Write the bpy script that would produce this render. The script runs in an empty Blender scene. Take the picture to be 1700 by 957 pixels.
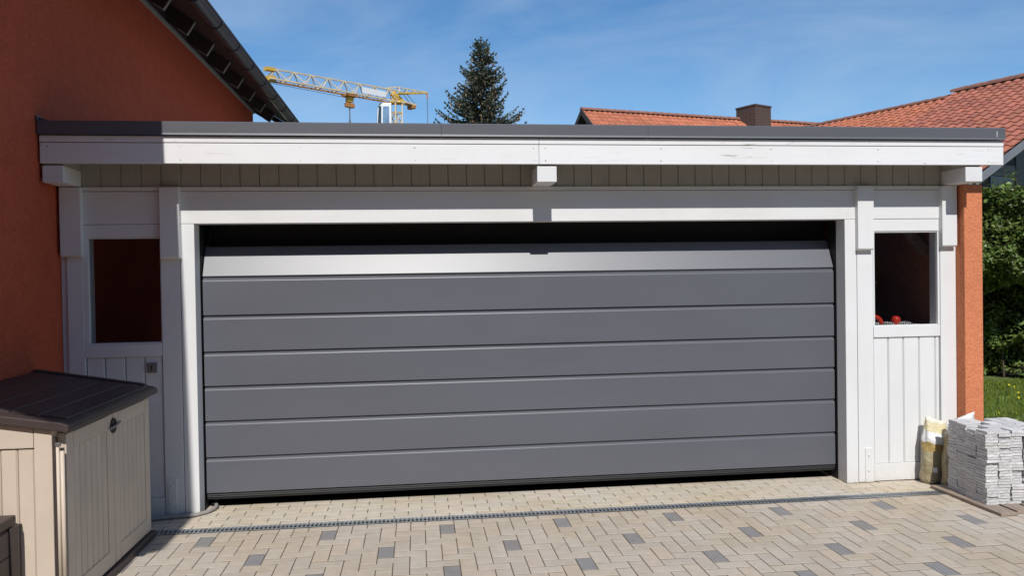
import bpy, bmesh, math, random
from mathutils import Vector, Matrix, noise

random.seed(7)
rnd = random.random
def U(a, b): return a + (b - a) * random.random()

# ------------------------------------------------------------------ camera, sky, sun, exposure
scn = bpy.context.scene
COL = scn.collection
CAM_LOC = Vector((-0.9027, -5.9139, 1.7021))
YAW, PITCH, ROLL, FPX = 0.1201, -0.0135, -0.0156, 1301.58
fwd = Vector((math.sin(YAW) * math.cos(PITCH), math.cos(YAW) * math.cos(PITCH), math.sin(PITCH)))
rgt = Vector((math.cos(YAW), -math.sin(YAW), 0))
upv = rgt.cross(fwd)
r2 = math.cos(ROLL) * rgt + math.sin(ROLL) * upv
u2 = -math.sin(ROLL) * rgt + math.cos(ROLL) * upv
cd = bpy.data.cameras.new('camera')
cam = bpy.data.objects.new('camera', cd)
COL.objects.link(cam)
cam.matrix_world = Matrix(((r2.x, u2.x, -fwd.x, CAM_LOC.x), (r2.y, u2.y, -fwd.y, CAM_LOC.y),
                           (r2.z, u2.z, -fwd.z, CAM_LOC.z), (0, 0, 0, 1)))
cd.sensor_fit = 'HORIZONTAL'; cd.sensor_width = 36.0
cd.lens = 36.0 * FPX / 1700.0
cd.clip_start = 0.05; cd.clip_end = 4000
scn.camera = cam

SUN_S, SUN_T = 0.025, 1.01           # light travels (s, 1, -t)
world = bpy.data.worlds.new('World'); scn.world = world; world.use_nodes = True
wn = world.node_tree; wn.nodes.clear()
wout = wn.nodes.new('ShaderNodeOutputWorld'); wbg = wn.nodes.new('ShaderNodeBackground')
sky = wn.nodes.new('ShaderNodeTexSky'); sky.sky_type = 'NISHITA'; sky.sun_disc = False
sky.sun_elevation = math.atan2(SUN_T, math.hypot(SUN_S, 1)); sky.sun_rotation = math.radians(181.4)
sky.altitude = 100; sky.air_density = 1.0; sky.dust_density = 0.0; sky.ozone_density = 3.0
wbg.inputs['Strength'].default_value = 0.12
# thin cirrus, all over the sky
tc = wn.nodes.new('ShaderNodeTexCoord'); mp = wn.nodes.new('ShaderNodeMapping')
mp.inputs['Scale'].default_value = (1.6, 1.6, 5.5); mp.inputs['Rotation'].default_value = (0.25, 0.12, 0.4)
n1 = wn.nodes.new('ShaderNodeTexNoise'); n1.inputs['Scale'].default_value = 1.7; n1.inputs['Detail'].default_value = 9
n1.inputs['Roughness'].default_value = 0.55; n1.inputs['Distortion'].default_value = 0.6
cr = wn.nodes.new('ShaderNodeValToRGB'); cr.color_ramp.elements[0].position = 0.42; cr.color_ramp.elements[1].position = 0.78
cr.color_ramp.elements[1].color = (0.40, 0.40, 0.40, 1)
mx = wn.nodes.new('ShaderNodeMixRGB'); mx.inputs['Color2'].default_value = (5.0, 5.9, 7.0, 1)
wn.links.new(tc.outputs['Generated'], mp.inputs['Vector']); wn.links.new(mp.outputs['Vector'], n1.inputs['Vector'])
wn.links.new(n1.outputs['Fac'], cr.inputs['Fac']); wn.links.new(cr.outputs['Color'], mx.inputs['Fac'])
hs = wn.nodes.new('ShaderNodeHueSaturation'); hs.inputs['Saturation'].default_value = 1.22; hs.inputs['Value'].default_value = 1.0
wn.links.new(sky.outputs['Color'], hs.inputs['Color']); wn.links.new(hs.outputs['Color'], mx.inputs['Color1']); wn.links.new(mx.outputs['Color'], wbg.inputs['Color'])
wn.links.new(wbg.outputs['Background'], wout.inputs['Surface'])

sd = bpy.data.lights.new('sun', 'SUN'); sun = bpy.data.objects.new('sun', sd); COL.objects.link(sun)
sd.energy = 4.2; sd.angle = math.radians(0.53); sd.color = (1.0, 0.965, 0.915)
sun.rotation_euler = Vector((SUN_S, 1, -SUN_T)).to_track_quat('-Z', 'Y').to_euler()
sun.location = (-1, -20, 20)

vs = scn.view_settings
vs.view_transform = 'Standard'; vs.look = 'None'; vs.exposure = 0.0; vs.gamma = 1.0; vs.use_curve_mapping = False
scn.render.engine = 'CYCLES'
scn.cycles.max_bounces = 8; scn.cycles.transparent_max_bounces = 12
scn.cycles.use_denoising = True

# ------------------------------------------------------------------ materials
MATS = {}
def nt_new(name):
    m = bpy.data.materials.new(name); m.use_nodes = True
    MATS[name] = m
    return m, m.node_tree, m.node_tree.nodes['Principled BSDF']

def noise_node(nt, vec, scale, detail=4, rough=0.55, stretch=None, dist=0.0):
    if stretch:
        mp = nt.nodes.new('ShaderNodeMapping'); mp.inputs['Scale'].default_value = stretch
        nt.links.new(vec, mp.inputs['Vector']); vec = mp.outputs['Vector']
    n = nt.nodes.new('ShaderNodeTexNoise')
    n.inputs['Scale'].default_value = scale; n.inputs['Detail'].default_value = detail
    n.inputs['Roughness'].default_value = rough; n.inputs['Distortion'].default_value = dist
    nt.links.new(vec, n.inputs['Vector'])
    return n.outputs['Fac']

def ramp(nt, fac, stops):
    r = nt.nodes.new('ShaderNodeValToRGB'); e = r.color_ramp.elements
    while len(e) < len(stops): e.new(0.5)
    for k, (p, c) in enumerate(stops):
        e[k].position = p; e[k].color = (*c, 1) if len(c) == 3 else c
    nt.links.new(fac, r.inputs['Fac'])
    return r.outputs['Color']

def mixc(nt, fac, a, b, mode='MIX'):
    m = nt.nodes.new('ShaderNodeMixRGB'); m.blend_type = mode
    for sock, v in (('Fac', fac), ('Color1', a), ('Color2', b)):
        if isinstance(v, (int, float)): m.inputs[sock].default_value = v
        elif isinstance(v, tuple): m.inputs[sock].default_value = (*v, 1)
        else: nt.links.new(v, m.inputs[sock])
    return m.outputs['Color']

def coords(nt, rand=True):
    """object coordinates, shifted per object so that no two boards share a grain"""
    t = nt.nodes.new('ShaderNodeTexCoord')
    if not rand: return t.outputs['Object']
    oi = nt.nodes.new('ShaderNodeObjectInfo')
    mul = nt.nodes.new('ShaderNodeMath'); mul.operation = 'MULTIPLY'; mul.inputs[1].default_value = 37.0
    nt.links.new(oi.outputs['Random'], mul.inputs[0])
    va = nt.nodes.new('ShaderNodeVectorMath'); va.operation = 'ADD'
    nt.links.new(t.outputs['Object'], va.inputs[0]); nt.links.new(mul.outputs[0], va.inputs[1])
    return va.outputs[0]

def bump(nt, bs, height, strength, dist=0.01):
    b = nt.nodes.new('ShaderNodeBump'); b.inputs['Strength'].default_value = strength; b.inputs['Distance'].default_value = dist
    nt.links.new(height, b.inputs['Height']); nt.links.new(b.outputs['Normal'], bs.inputs['Normal'])

def mat(name, col, rough=0.6, var=0.12, scale=6.0, stretch=None, bump_s=0.0, bump_scale=60, metal=0.0, rand=True, spec=0.5, tint=False, bump_stretch=None, bdist=0.01):
    """plain surface: base colour with soft cloudy variation, optional fine relief, optional per-vertex tint"""
    m, nt, bs = nt_new(name)
    v = coords(nt, rand)
    f = noise_node(nt, v, scale, 5, 0.6, stretch)
    a = tuple(c * (1 - var) for c in col); b = tuple(min(1, c * (1 + var)) for c in col)
    c = ramp(nt, f, [(0.3, a), (0.7, b)])
    if tint:
        at = nt.nodes.new('ShaderNodeAttribute'); at.attribute_name = 'tint'
        c = mixc(nt, 1.0, c, at.outputs['Color'], 'MULTIPLY')
    nt.links.new(c, bs.inputs['Base Color'])
    bs.inputs['Roughness'].default_value = rough; bs.inputs['Metallic'].default_value = metal
    bs.inputs['Specular IOR Level'].default_value = spec
    if bump_s: bump(nt, bs, noise_node(nt, v, bump_scale, 4, 0.6, bump_stretch), bump_s, bdist)
    return m

def white_wood(name, grain, wear=0.0, col=(0.74, 0.745, 0.745)):
    """painted timber: grain = stretch of the noise, wear = amount of cracked paint"""
    m, nt, bs = nt_new(name)
    v = coords(nt)
    c = ramp(nt, noise_node(nt, v, 3.0, 5, 0.6, grain), [(0.25, tuple(x * 0.965 for x in col)), (0.7, col)])
    dirt = ramp(nt, noise_node(nt, v, 1.7, 6, 0.65), [(0.32, (0.95, 0.945, 0.93)), (0.58, (1, 1, 1))])
    c = mixc(nt, 1.0, c, dirt, 'MULTIPLY')
    if wear:
        crack = ramp(nt, noise_node(nt, v, 5.0, 6, 0.7, tuple(g * 0.75 for g in grain), 0.2), [(0.61, (0, 0, 0)), (0.65, (1, 1, 1))])
        mask = ramp(nt, noise_node(nt, v, 1.1, 3, 0.5), [(0.46, (0, 0, 0)), (0.56, (1, 1, 1))])
        k = mixc(nt, 1.0, crack, mask, 'MULTIPLY')
        knot = ramp(nt, noise_node(nt, v, 9.0, 2, 0.4, tuple(max(1, g * 0.35) for g in grain)), [(0.775, (0, 0, 0)), (0.80, (1, 1, 1))])
        c = mixc(nt, k, c, (0.40, 0.37, 0.33)); c = mixc(nt, knot, c, (0.33, 0.30, 0.27))
    # splash dirt just above the paving
    gp = nt.nodes.new('ShaderNodeNewGeometry'); sz = nt.nodes.new('ShaderNodeSeparateXYZ'); nt.links.new(gp.outputs['Position'], sz.inputs[0])
    low = ramp(nt, sz.outputs['Z'], [(0.0, (0.55, 0.55, 0.55)), (0.035, (0.22, 0.22, 0.22)), (0.16, (0, 0, 0))])
    spl = mixc(nt, 1.0, low, ramp(nt, noise_node(nt, gp.outputs['Position'], 26, 5, 0.7), [(0.35, (0.2, 0.2, 0.2)), (0.7, (1, 1, 1))]), 'MULTIPLY')
    c = mixc(nt, spl, c, (0.36, 0.31, 0.25))
    nt.links.new(c, bs.inputs['Base Color'])
    bs.inputs['Roughness'].default_value = 0.5; bs.inputs['Specular IOR Level'].default_value = 0.35
    bump(nt, bs, noise_node(nt, v, 8.0, 5, 0.65, tuple(g * 2 for g in grain)), 0.10, 0.004)
    return m

M_WH = white_wood('white_paint_horizontal', (1, 8, 14))
M_WV = white_wood('white_paint_vertical', (14, 8, 1))
M_WF = white_wood('white_paint_weathered', (1, 8, 16), wear=1.0, col=(0.80, 0.80, 0.80))
M_FLASH = mat('anthracite_sheet', (0.105, 0.108, 0.122), 0.42, 0.05, 1.2, (1, 1, 6), 0.05, 18)
M_DOOR = mat('anthracite_door_paint', (0.103, 0.109, 0.128), 0.42, 0.06, 0.8, (1, 1, 3), 0.06, 420, bdist=0.002, spec=0.8)
M_BLACK = mat('black_rubber', (0.012, 0.012, 0.013), 0.6, 0.1, 8)
M_STEEL = mat('galvanised_steel', (0.42, 0.45, 0.47), 0.42, 0.18, 14, None, 0.04, 60, metal=0.75)
M_STUD = mat('brushed_plate', (0.38, 0.38, 0.38), 0.4, 0.06, 30, (1, 1, 12), metal=0.8)
M_SOFF = mat('shade_toned_boards', (0.40, 0.385, 0.345), 0.65, 0.06, 5, (8, 4, 1), 0.08, 40)  # overhang shade and warm bounce mixed into the board colour
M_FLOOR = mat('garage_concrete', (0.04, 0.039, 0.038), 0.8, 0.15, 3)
M_DIM = mat('bare_timber', (0.30, 0.22, 0.15), 0.7, 0.15, 4, (1, 8, 12))

def stucco(name, col):
    m, nt, bs = nt_new(name)
    v = coords(nt, False)
    big = noise_node(nt, v, 0.8, 4, 0.6)
    c = ramp(nt, big, [(0.3, tuple(x * 0.94 for x in col)), (0.7, tuple(x * 1.04 for x in col))])
    c = mixc(nt, 1.0, c, ramp(nt, noise_node(nt, v, 9, 5, 0.7), [(0.3, (0.90, 0.89, 0.88)), (0.65, (1.04, 1.04, 1.04))]), 'MULTIPLY')
    fine = noise_node(nt, v, 60, 3, 0.6)
    c = mixc(nt, 1.0, c, ramp(nt, fine, [(0.3, (0.78, 0.76, 0.74)), (0.6, (1.05, 1.05, 1.05))]), 'MULTIPLY')
    nt.links.new(c, bs.inputs['Base Color']); bs.inputs['Roughness'].default_value = 0.92
    bs.inputs['Specular IOR Level'].default_value = 0.15
    vo = nt.nodes.new('ShaderNodeTexNoise'); vo.inputs['Scale'].default_value = 48; vo.inputs['Detail'].default_value = 3; vo.inputs['Distortion'].default_value = 1.2
    nt.links.new(v, vo.inputs['Vector']); bump(nt, bs, vo.outputs['Fac'], 0.8, 0.010)
    return m
M_ORANGE_SHADE = stucco('orange_render_shaded', (0.54, 0.115, 0.058))  # orange render with the house wall's shade put into a darker, redder colour
M_ORANGE_SUN = stucco('orange_render_sunlit', (0.66, 0.235, 0.115))  # same render, lightened and yellowed for the sunlit pillar
M_GREYR = stucco('grey_render', (0.20, 0.20, 0.205))

def glass(name, tint=(0.84, 0.84, 0.85)):
    m, nt, bs = nt_new(name); nt.nodes.remove(bs)
    out = nt.nodes['Material Output']
    tr = nt.nodes.new('ShaderNodeBsdfTransparent'); tr.inputs['Color'].default_value = (*tint, 1)
    gl = nt.nodes.new('ShaderNodeBsdfGlossy'); gl.inputs['Roughness'].default_value = 0.03
    lw = nt.nodes.new('ShaderNodeLayerWeight'); lw.inputs['Blend'].default_value = 0.5
    pw = nt.nodes.new('ShaderNodeMath'); pw.operation = 'POWER'; pw.inputs[1].default_value = 5.0; nt.links.new(lw.outputs['Facing'], pw.inputs[0])
    fr = nt.nodes.new('ShaderNodeMath'); fr.operation = 'MULTIPLY_ADD'; fr.inputs[1].default_value = 0.95; fr.inputs[2].default_value = 0.045; nt.links.new(pw.outputs[0], fr.inputs[0])
    mx = nt.nodes.new('ShaderNodeMixShader')
    nt.links.new(fr.outputs[0], mx.inputs[0]); nt.links.new(tr.outputs[0], mx.inputs[1]); nt.links.new(gl.outputs[0], mx.inputs[2])
    # dust specks and smears on the pane
    v = coords(nt)
    sp = ramp(nt, noise_node(nt, v, 46, 2, 0.5), [(0.755, (0, 0, 0)), (0.80, (0.5, 0.5, 0.5))])
    df = nt.nodes.new('ShaderNodeBsdfDiffuse'); df.inputs['Color'].default_value = (0.6, 0.6, 0.6, 1)
    m2 = nt.nodes.new('ShaderNodeMixShader')
    nt.links.new(sp, m2.inputs[0]); nt.links.new(mx.outputs[0], m2.inputs[1]); nt.links.new(df.outputs[0], m2.inputs[2])
    nt.links.new(m2.outputs[0], out.inputs['Surface'])
    return m
M_GLASS = glass('window_glass')

def paver_mat(name, col, stain=True):
    m, nt, bs = nt_new(name)
    t = nt.nodes.new('ShaderNodeTexCoord'); g = nt.nodes.new('ShaderNodeNewGeometry')
    pos = g.outputs['Position']
    at = nt.nodes.new('ShaderNodeAttribute'); at.attribute_name = 'tint'
    fine = noise_node(nt, pos, 190, 3, 0.7)
    mid = noise_node(nt, pos, 14, 5, 0.6)
    c = ramp(nt, fine, [(0.28, tuple(x * 0.80 for x in col)), (0.72, tuple(x * 1.14 for x in col))])
    c = mixc(nt, 1.0, c, ramp(nt, mid, [(0.3, (0.90, 0.89, 0.87)), (0.7, (1.04, 1.04, 1.04))]), 'MULTIPLY')
    c = mixc(nt, 1.0, c, at.outputs['Color'], 'MULTIPLY')
    if stain:
        big = ramp(nt, noise_node(nt, pos, 1.1, 5, 0.65), [(0.42, (1, 1, 1)), (0.72, (0.90, 0.86, 0.74))])
        c = mixc(nt, 1.0, c, big, 'MULTIPLY')
        spots = ramp(nt, noise_node(nt, pos, 33, 2, 0.5), [(0.76, (0, 0, 0)), (0.80, (0.55, 0.55, 0.55))])
        c = mixc(nt, spots, c, (0.16, 0.13, 0.10))
    nt.links.new(c, bs.inputs['Base Color']); bs.inputs['Roughness'].default_value = 0.88; bs.inputs['Specular IOR Level'].default_value = 0.25
    bump(nt, bs, fine, 0.35, 0.003)
    return m
M_PAVE = paver_mat('beige_concrete_paver', (0.515, 0.449, 0.377))
M_PAVL = paver_mat('pale_concrete_paver', (0.585, 0.525, 0.440))
M_PAVD = paver_mat('grey_concrete_paver', (0.265, 0.253, 0.246), False)
M_SAND = mat('joint_sand', (0.095, 0.062, 0.038), 0.95, 0.3, 30, None, 0.4, 120, rand=False)
M_SOIL = mat('garden_soil', (0.09, 0.085, 0.045), 0.95, 0.35, 3, None, 0.5, 40, rand=False)
M_LAWN = mat('lawn_turf', (0.10, 0.14, 0.03), 0.9, 0.35, 5, None, 0.5, 60, rand=False)
M_SHED = mat('beige_resin', (0.60, 0.505, 0.405), 0.5, 0.075, 3, (1, 1, 1), 0.10, 26, spec=0.4, bump_stretch=(6, 6, 1))
M_LID = mat('dark_brown_resin', (0.058, 0.041, 0.038), 0.5, 0.12, 5, None, 0.08, 60)
M_STONE = mat('grey_granite_slip', (0.60, 0.595, 0.59), 0.85, 0.10, 60, None, 0.35, 110, tint=True)
M_PALLET = mat('weathered_pallet_wood', (0.30, 0.235, 0.185), 0.8, 0.22, 5, (14, 1, 6), 0.3, 30)
M_HOSE = mat('grey_hose', (0.30, 0.275, 0.255), 0.6, 0.12, 12)
M_GUT = mat('dark_grey_gutter', (0.034, 0.038, 0.050), 0.38, 0.12, 3, None, 0, metal=0.2)
M_RAFT = mat('grey_painted_rafter', (0.34, 0.335, 0.33), 0.6, 0.1, 6)
M_DECKB = mat('dark_brown_boarding', (0.055, 0.043, 0.038), 0.75, 0.15, 5, (1, 12, 1))
M_DTILE = mat('anthracite_roof_tile', (0.05, 0.05, 0.055), 0.6, 0.15, 4)
M_RED = mat('red_plastic', (0.72, 0.045, 0.02), 0.3, 0.04, 4)
M_YEL = mat('yellow_crane_paint', (0.66, 0.42, 0.06), 0.5, 0.22, 1.2)
M_CREAM = mat('faded_cream_paint', (0.62, 0.50, 0.33), 0.55, 0.2, 0.9)
M_RUST = mat('rusty_orange_paint', (0.42, 0.18, 0.05), 0.6, 0.3, 2)
M_CWHITE = mat('white_cab_paint', (0.78, 0.78, 0.78), 0.4, 0.04, 2)
M_DGLASS = mat('dark_tinted_glass', (0.03, 0.05, 0.075), 0.08, 0.1, 1)
M_BGLASS = mat('pale_blue_cab_glass', (0.17, 0.27, 0.40), 0.1, 0.25, 1.5)
M_CABLE = mat('steel_cable', (0.14, 0.15, 0.17), 0.5, 0.1, 2)
M_TILE_A = mat('red_clay_tile', (0.36, 0.125, 0.078), 0.75, 0.16, 9, None, 0.2, 40, tint=True)
M_TILE_B = mat('orange_clay_tile', (0.46, 0.155, 0.078), 0.75, 0.18, 9, None, 0.2, 40, tint=True)
M_RIDGE = mat('weathered_ridge_tile', (0.26, 0.115, 0.08), 0.85, 0.25, 7, None, 0.3, 30)
M_BARK = mat('brown_bark', (0.09, 0.06, 0.04), 0.9, 0.25, 8, (1, 1, 0.3), 0.4, 30)
M_CONE = mat('brown_spruce_cone', (0.21, 0.125, 0.07), 0.8, 0.25, 20)
M_SHUT = mat('grey_roller_shutter', (0.16, 0.15, 0.145), 0.6, 0.1, 4)

def leaf_mat(name, col, var=0.5, rough=0.5, trans=0.25):
    m, nt, bs = nt_new(name)
    at = nt.nodes.new('ShaderNodeAttribute'); at.attribute_name = 'tint'
    c = mixc(nt, 1.0, col, at.outputs['Color'], 'MULTIPLY')
    nt.links.new(c, bs.inputs['Base Color']); bs.inputs['Roughness'].default_value = rough
    bs.inputs['Specular IOR Level'].default_value = 0.3
    tl = nt.nodes.new('ShaderNodeBsdfTranslucent'); nt.links.new(c, tl.inputs['Color'])
    mx = nt.nodes.new('ShaderNodeMixShader'); mx.inputs[0].default_value = trans
    nt.links.new(bs.outputs[0], mx.inputs[1]); nt.links.new(tl.outputs[0], mx.inputs[2])
    nt.links.new(mx.outputs[0], nt.nodes['Material Output'].inputs['Surface'])
    return m
M_NEEDLE = leaf_mat('spruce_needles', (0.088, 0.108, 0.074), trans=0.1)
M_LEAF = leaf_mat('hedge_leaves', (0.135, 0.20, 0.052), rough=0.38, trans=0.22)
M_GRASS = leaf_mat('grass_blades', (0.15, 0.215, 0.04), trans=0.3)

def brick_mat(name):
    m, nt, bs = nt_new(name)
    g = nt.nodes.new('ShaderNodeTexCoord'); sx = nt.nodes.new('ShaderNodeSeparateXYZ'); cb = nt.nodes.new('ShaderNodeCombineXYZ')
    nt.links.new(g.outputs['Object'], sx.inputs[0])
    ad = nt.nodes.new('ShaderNodeMath'); ad.operation = 'ADD'
    nt.links.new(sx.outputs['X'], ad.inputs[0]); nt.links.new(sx.outputs['Y'], ad.inputs[1])
    nt.links.new(ad.outputs[0], cb.inputs['X']); nt.links.new(sx.outputs['Z'], cb.inputs['Y'])
    b = nt.nodes.new('ShaderNodeTexBrick'); b.inputs['Scale'].default_value = 1.0
    b.inputs['Brick Width'].default_value = 0.25; b.inputs['Row Height'].default_value = 0.083; b.inputs['Mortar Size'].default_value = 0.012
    b.inputs['Color1'].default_value = (0.075, 0.034, 0.026, 1); b.inputs['Color2'].default_value = (0.04, 0.024, 0.022, 1); b.inputs['Mortar'].default_value = (0.11, 0.085, 0.07, 1)
    nt.links.new(cb.outputs[0], b.inputs['Vector']); nt.links.new(b.outputs['Color'], bs.inputs['Base Color'])
    bs.inputs['Roughness'].default_value = 0.9
    bump(nt, bs, b.outputs['Fac'], -0.5, 0.02)
    return m
M_BRICK = brick_mat('dark_chimney_brick')

# ------------------------------------------------------------------ mesh helpers
def tint_layer(me, tints):
    """tints: one colour per polygon"""
    at = me.color_attributes.new('tint', 'FLOAT_COLOR', 'CORNER')
    buf = []
    for p in me.polygons:
        t = tints[p.index]
        for _ in range(p.loop_total): buf.extend((t[0], t[1], t[2], 1.0))
    at.data.foreach_set('color', buf)

def new_obj(name, me, m=None, parent=None):
    o = bpy.data.objects.new(name, me); COL.objects.link(o)
    if m is not None and me is not None and not me.materials: me.materials.append(m)
    if parent is not None:
        o.parent = parent
        if parent.type == 'EMPTY': o.matrix_parent_inverse = Matrix.Translation(-parent.location)
    return o

def root_loc(o):
    v = Vector((0, 0, 0))
    while o is not None:
        if o.type == 'EMPTY': v += o.location
        o = o.parent
    return v

def thing(name, label, cat, loc, group=None):
    o = bpy.data.objects.new(name, None); COL.objects.link(o); o.location = loc; o.empty_display_size = 0.1
    o['label'] = label; o['category'] = cat
    if group: o['group'] = group
    return o

def tag(o, label, cat, group=None):
    o['label'] = label; o['category'] = cat
    if group: o['group'] = group
    return o

class MB:
    """collects shapes into one mesh"""
    def __init__(s): s.v = []; s.f = []
    def add(s, vs, fs):
        b = len(s.v); s.v += [tuple(p) for p in vs]; s.f += [tuple(b + i for i in f) for f in fs]
        return s
    def box(s, x0, x1, y0, y1, z0, z1):
        return s.add([(x0, y0, z0), (x1, y0, z0), (x1, y1, z0), (x0, y1, z0), (x0, y0, z1), (x1, y0, z1), (x1, y1, z1), (x0, y1, z1)],
                     [(0, 3, 2, 1), (4, 5, 6, 7), (0, 1, 5, 4), (1, 2, 6, 5), (2, 3, 7, 6), (3, 0, 4, 7)])
    def bar(s, a, b, w, h=None, up=Vector((0, 0, 1))):
        a = Vector(a); b = Vector(b); h = h or w; d = (b - a).normalized()
        if abs(d.dot(up)) > 0.98: up = Vector((0, 1, 0))
        sx = d.cross(up).normalized() * w / 2; sy = sx.cross(d).normalized() * h / 2
        vs = [p + i * sx + j * sy for p in (a, b) for i, j in ((-1, -1), (1, -1), (1, 1), (-1, 1))]
        return s.add(vs, [(0, 3, 2, 1), (4, 5, 6, 7), (0, 1, 5, 4), (1, 2, 6, 5), (2, 3, 7, 6), (3, 0, 4, 7)])
    def prism(s, pts, axis, a, b):
        """closed 2-D outline pushed along an axis (0: pts are y,z; 1: x,z; 2: x,y)"""
        n = len(pts)
        def P(p, t): return {0: (t, p[0], p[1]), 1: (p[0], t, p[1]), 2: (p[0], p[1], t)}[axis]
        vs = [P(p, a) for p in pts] + [P(p, b) for p in pts]
        fs = [tuple(range(n))[::-1], tuple(range(n, 2 * n))] + [(i, (i + 1) % n, n + (i + 1) % n, n + i) for i in range(n)]
        return s.add(vs, fs)
    def tube(s, pts, r, seg=8, cap=True):
        pts = [Vector(p) for p in pts]; rings = []
        rs = r if isinstance(r, (list, tuple)) else [r] * len(pts)
        for i, p in enumerate(pts):
            d = (pts[min(i + 1, len(pts) - 1)] - pts[max(i - 1, 0)]).normalized()
            u = Vector((0, 0, 1)) if abs(d.z) < 0.95 else Vector((1, 0, 0))
            a = d.cross(u).normalized(); b = a.cross(d).normalized()
            rings.append([p + rs[i] * (math.cos(2 * math.pi * k / seg) * a + math.sin(2 * math.pi * k / seg) * b) for k in range(seg)])
        vs = [q for g in rings for q in g]
        fs = [(i * seg + k, i * seg + (k + 1) % seg, (i + 1) * seg + (k + 1) % seg, (i + 1) * seg + k) for i in range(len(pts) - 1) for k in range(seg)]
        if cap: fs += [tuple(range(seg))[::-1], tuple((len(pts) - 1) * seg + k for k in range(seg))]
        return s.add(vs, fs)
    def mesh(s, name, bevel=0.0, seg=2, smooth=False):
        me = bpy.data.meshes.new(name); me.from_pydata(s.v, [], s.f); me.update()
        bm = bmesh.new(); bm.from_mesh(me)
        bmesh.ops.recalc_face_normals(bm, faces=bm.faces)
        if bevel: bmesh.ops.bevel(bm, geom=[e for e in bm.edges], offset=bevel, segments=seg, affect='EDGES', profile=0.6, clamp_overlap=True)
        if smooth:
            for f in bm.faces: f.smooth = True
        bm.to_mesh(me); bm.free()
        return me
    def build(s, name, m, parent=None, bevel=0.0, seg=2, smooth=False):
        return new_obj(name, s.mesh(name, bevel, seg, smooth), m, parent)

def box(name, x0, x1, y0, y1, z0, z1, m, parent=None, bevel=0.003):
    return MB().box(x0, x1, y0, y1, z0, z1).build(name, m, parent, bevel)

def visible_px(p):
    """where a point falls in the photograph's pixels, only used to rank which pieces show largest"""
    q = Vector(p) - CAM_LOC; z = q.dot(fwd)
    if z <= 0.1: return None
    return 850 + FPX * q.dot(r2) / z, 478.5 - FPX * q.dot(u2) / z, z

# ------------------------------------------------------------------ ground
g = MB().add([(-600, -300, -0.06), (600, -300, -0.06), (600, 1500, -0.06), (-600, 1500, -0.06)], [(0, 1, 2, 3)]).build('ground', M_SOIL)
g['kind'] = 'structure'
lawn = MB()
nx, ny = 46, 44
lv = []; lf = []
for j in range(ny + 1):
    for i in range(nx + 1):
        x = 3.66 + 14.0 * i / nx; y = -0.2 + 18 * j / ny
        lv.append((x, y, -0.03 + 0.03 * noise.noise((x * 0.7, y * 0.7, 0)) + (0.0 if i else -0.02)))
for j in range(ny):
    for i in range(nx):
        a = j * (nx + 1) + i; lf.append((a, a + 1, a + nx + 2, a + nx + 1))
lawn.add(lv, lf)
o = lawn.build('lawn', M_LAWN); o['kind'] = 'structure'

drive = MB().add([(-3.45, -7.5, -0.0030), (7.5, -7.5, -0.0030), (7.5, -0.405, -0.0030), (-3.45, -0.405, -0.0030)], [(0, 1, 2, 3)])
drive.add([(-3.45, -0.30, -0.0030), (3.64, -0.30, -0.0030), (3.64, 0.27, -0.0030), (-3.45, 0.27, -0.0030)], [(0, 1, 2, 3)])
drive.add([(3.07, -0.405, -0.0034), (7.5, -0.405, -0.0034), (7.5, -0.05, -0.0034), (3.07, -0.05, -0.0034)], [(0, 1, 2, 3)])
drive = drive.build('driveway', M_SAND); drive['kind'] = 'structure'

# pavers -----------------------------------------------------------
UU = 0.0989
def paver_geo(w, l, h=0.05, c=0.0022):
    x, y = w / 2, l / 2
    vs = [(-x, -y, -h), (x, -y, -h), (x, y, -h), (-x, y, -h), (-x, -y, -c * 0.8), (x, -y, -c * 0.8), (x, y, -c * 0.8), (-x, y, -c * 0.8),
          (-x + c, -y + c, 0), (x - c, -y + c, 0), (x - c, y - c, 0), (-x + c, y - c, 0)]
    fs = [(0, 1, 5, 4), (1, 2, 6, 5), (2, 3, 7, 6), (3, 0, 4, 7), (4, 5, 9, 8), (5, 6, 10, 9), (6, 7, 11, 10), (7, 4, 8, 11), (8, 9, 10, 11)]
    return vs, fs
def rtint(amt=0.09):
    k = U(1 - amt, 1 + amt * 0.7); w = U(-0.02, 0.03)
    return (k * (1 + w), k, k * (1 - w))
pieces = []     # (x0,x1,y0,y1,kind)
def clip_add(x0, x1, y0, y1, kind, X0, X1, Y0, Y1):
    x0, x1, y0, y1 = max(x0, X0), min(x1, X1), max(y0, Y0), min(y1, Y1)
    if x1 - x0 > 0.02 and y1 - y0 > 0.02: pieces.append((x0, x1, y0, y1, kind))
AX, AY = -2.311 - UU / 2, -0.593 - UU           # lower left of one grey paver
for a in range(-90, 110):
    for b in range(-60, 60):
        cx, cy = a + 2 * b, a - 2 * b
        x, y = AX + cx * UU, AY + cy * UU
        if not (-3.7 < x < 6.2 and -5.2 < y < 0.1): continue
        # grey ones sit on the lattice (8,0),(4,-4)
        k = 'd' if ((cx % 4 == 0) and (cy % 4 == 0) and ((cx + cy) % 8 == 0)) else 'h'
        for (px0, px1, py0, py1, kk) in ((x, x + UU, y, y + 2 * UU, k), (x + UU, x + 3 * UU, y, y + UU, 'h')):
            mid = (px0 + px1) / 2
            top = -0.408 if mid < 3.07 else -0.06
            clip_add(px0, px1, py0, py1, kk, -3.42, 6.0, -5.0, top)
row = 0; y = 0.262
while y > -0.298:
    x = -3.42 - (row % 2) * UU + 0.05
    while x < 3.64:
        clip_add(x, x + 2 * UU, y - UU, y, 's', -3.415, 3.07 if y - UU / 2 < -0.30 else 3.63, -0.298, 0.262)
        x += 2 * UU
    y -= UU; row += 1
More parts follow.
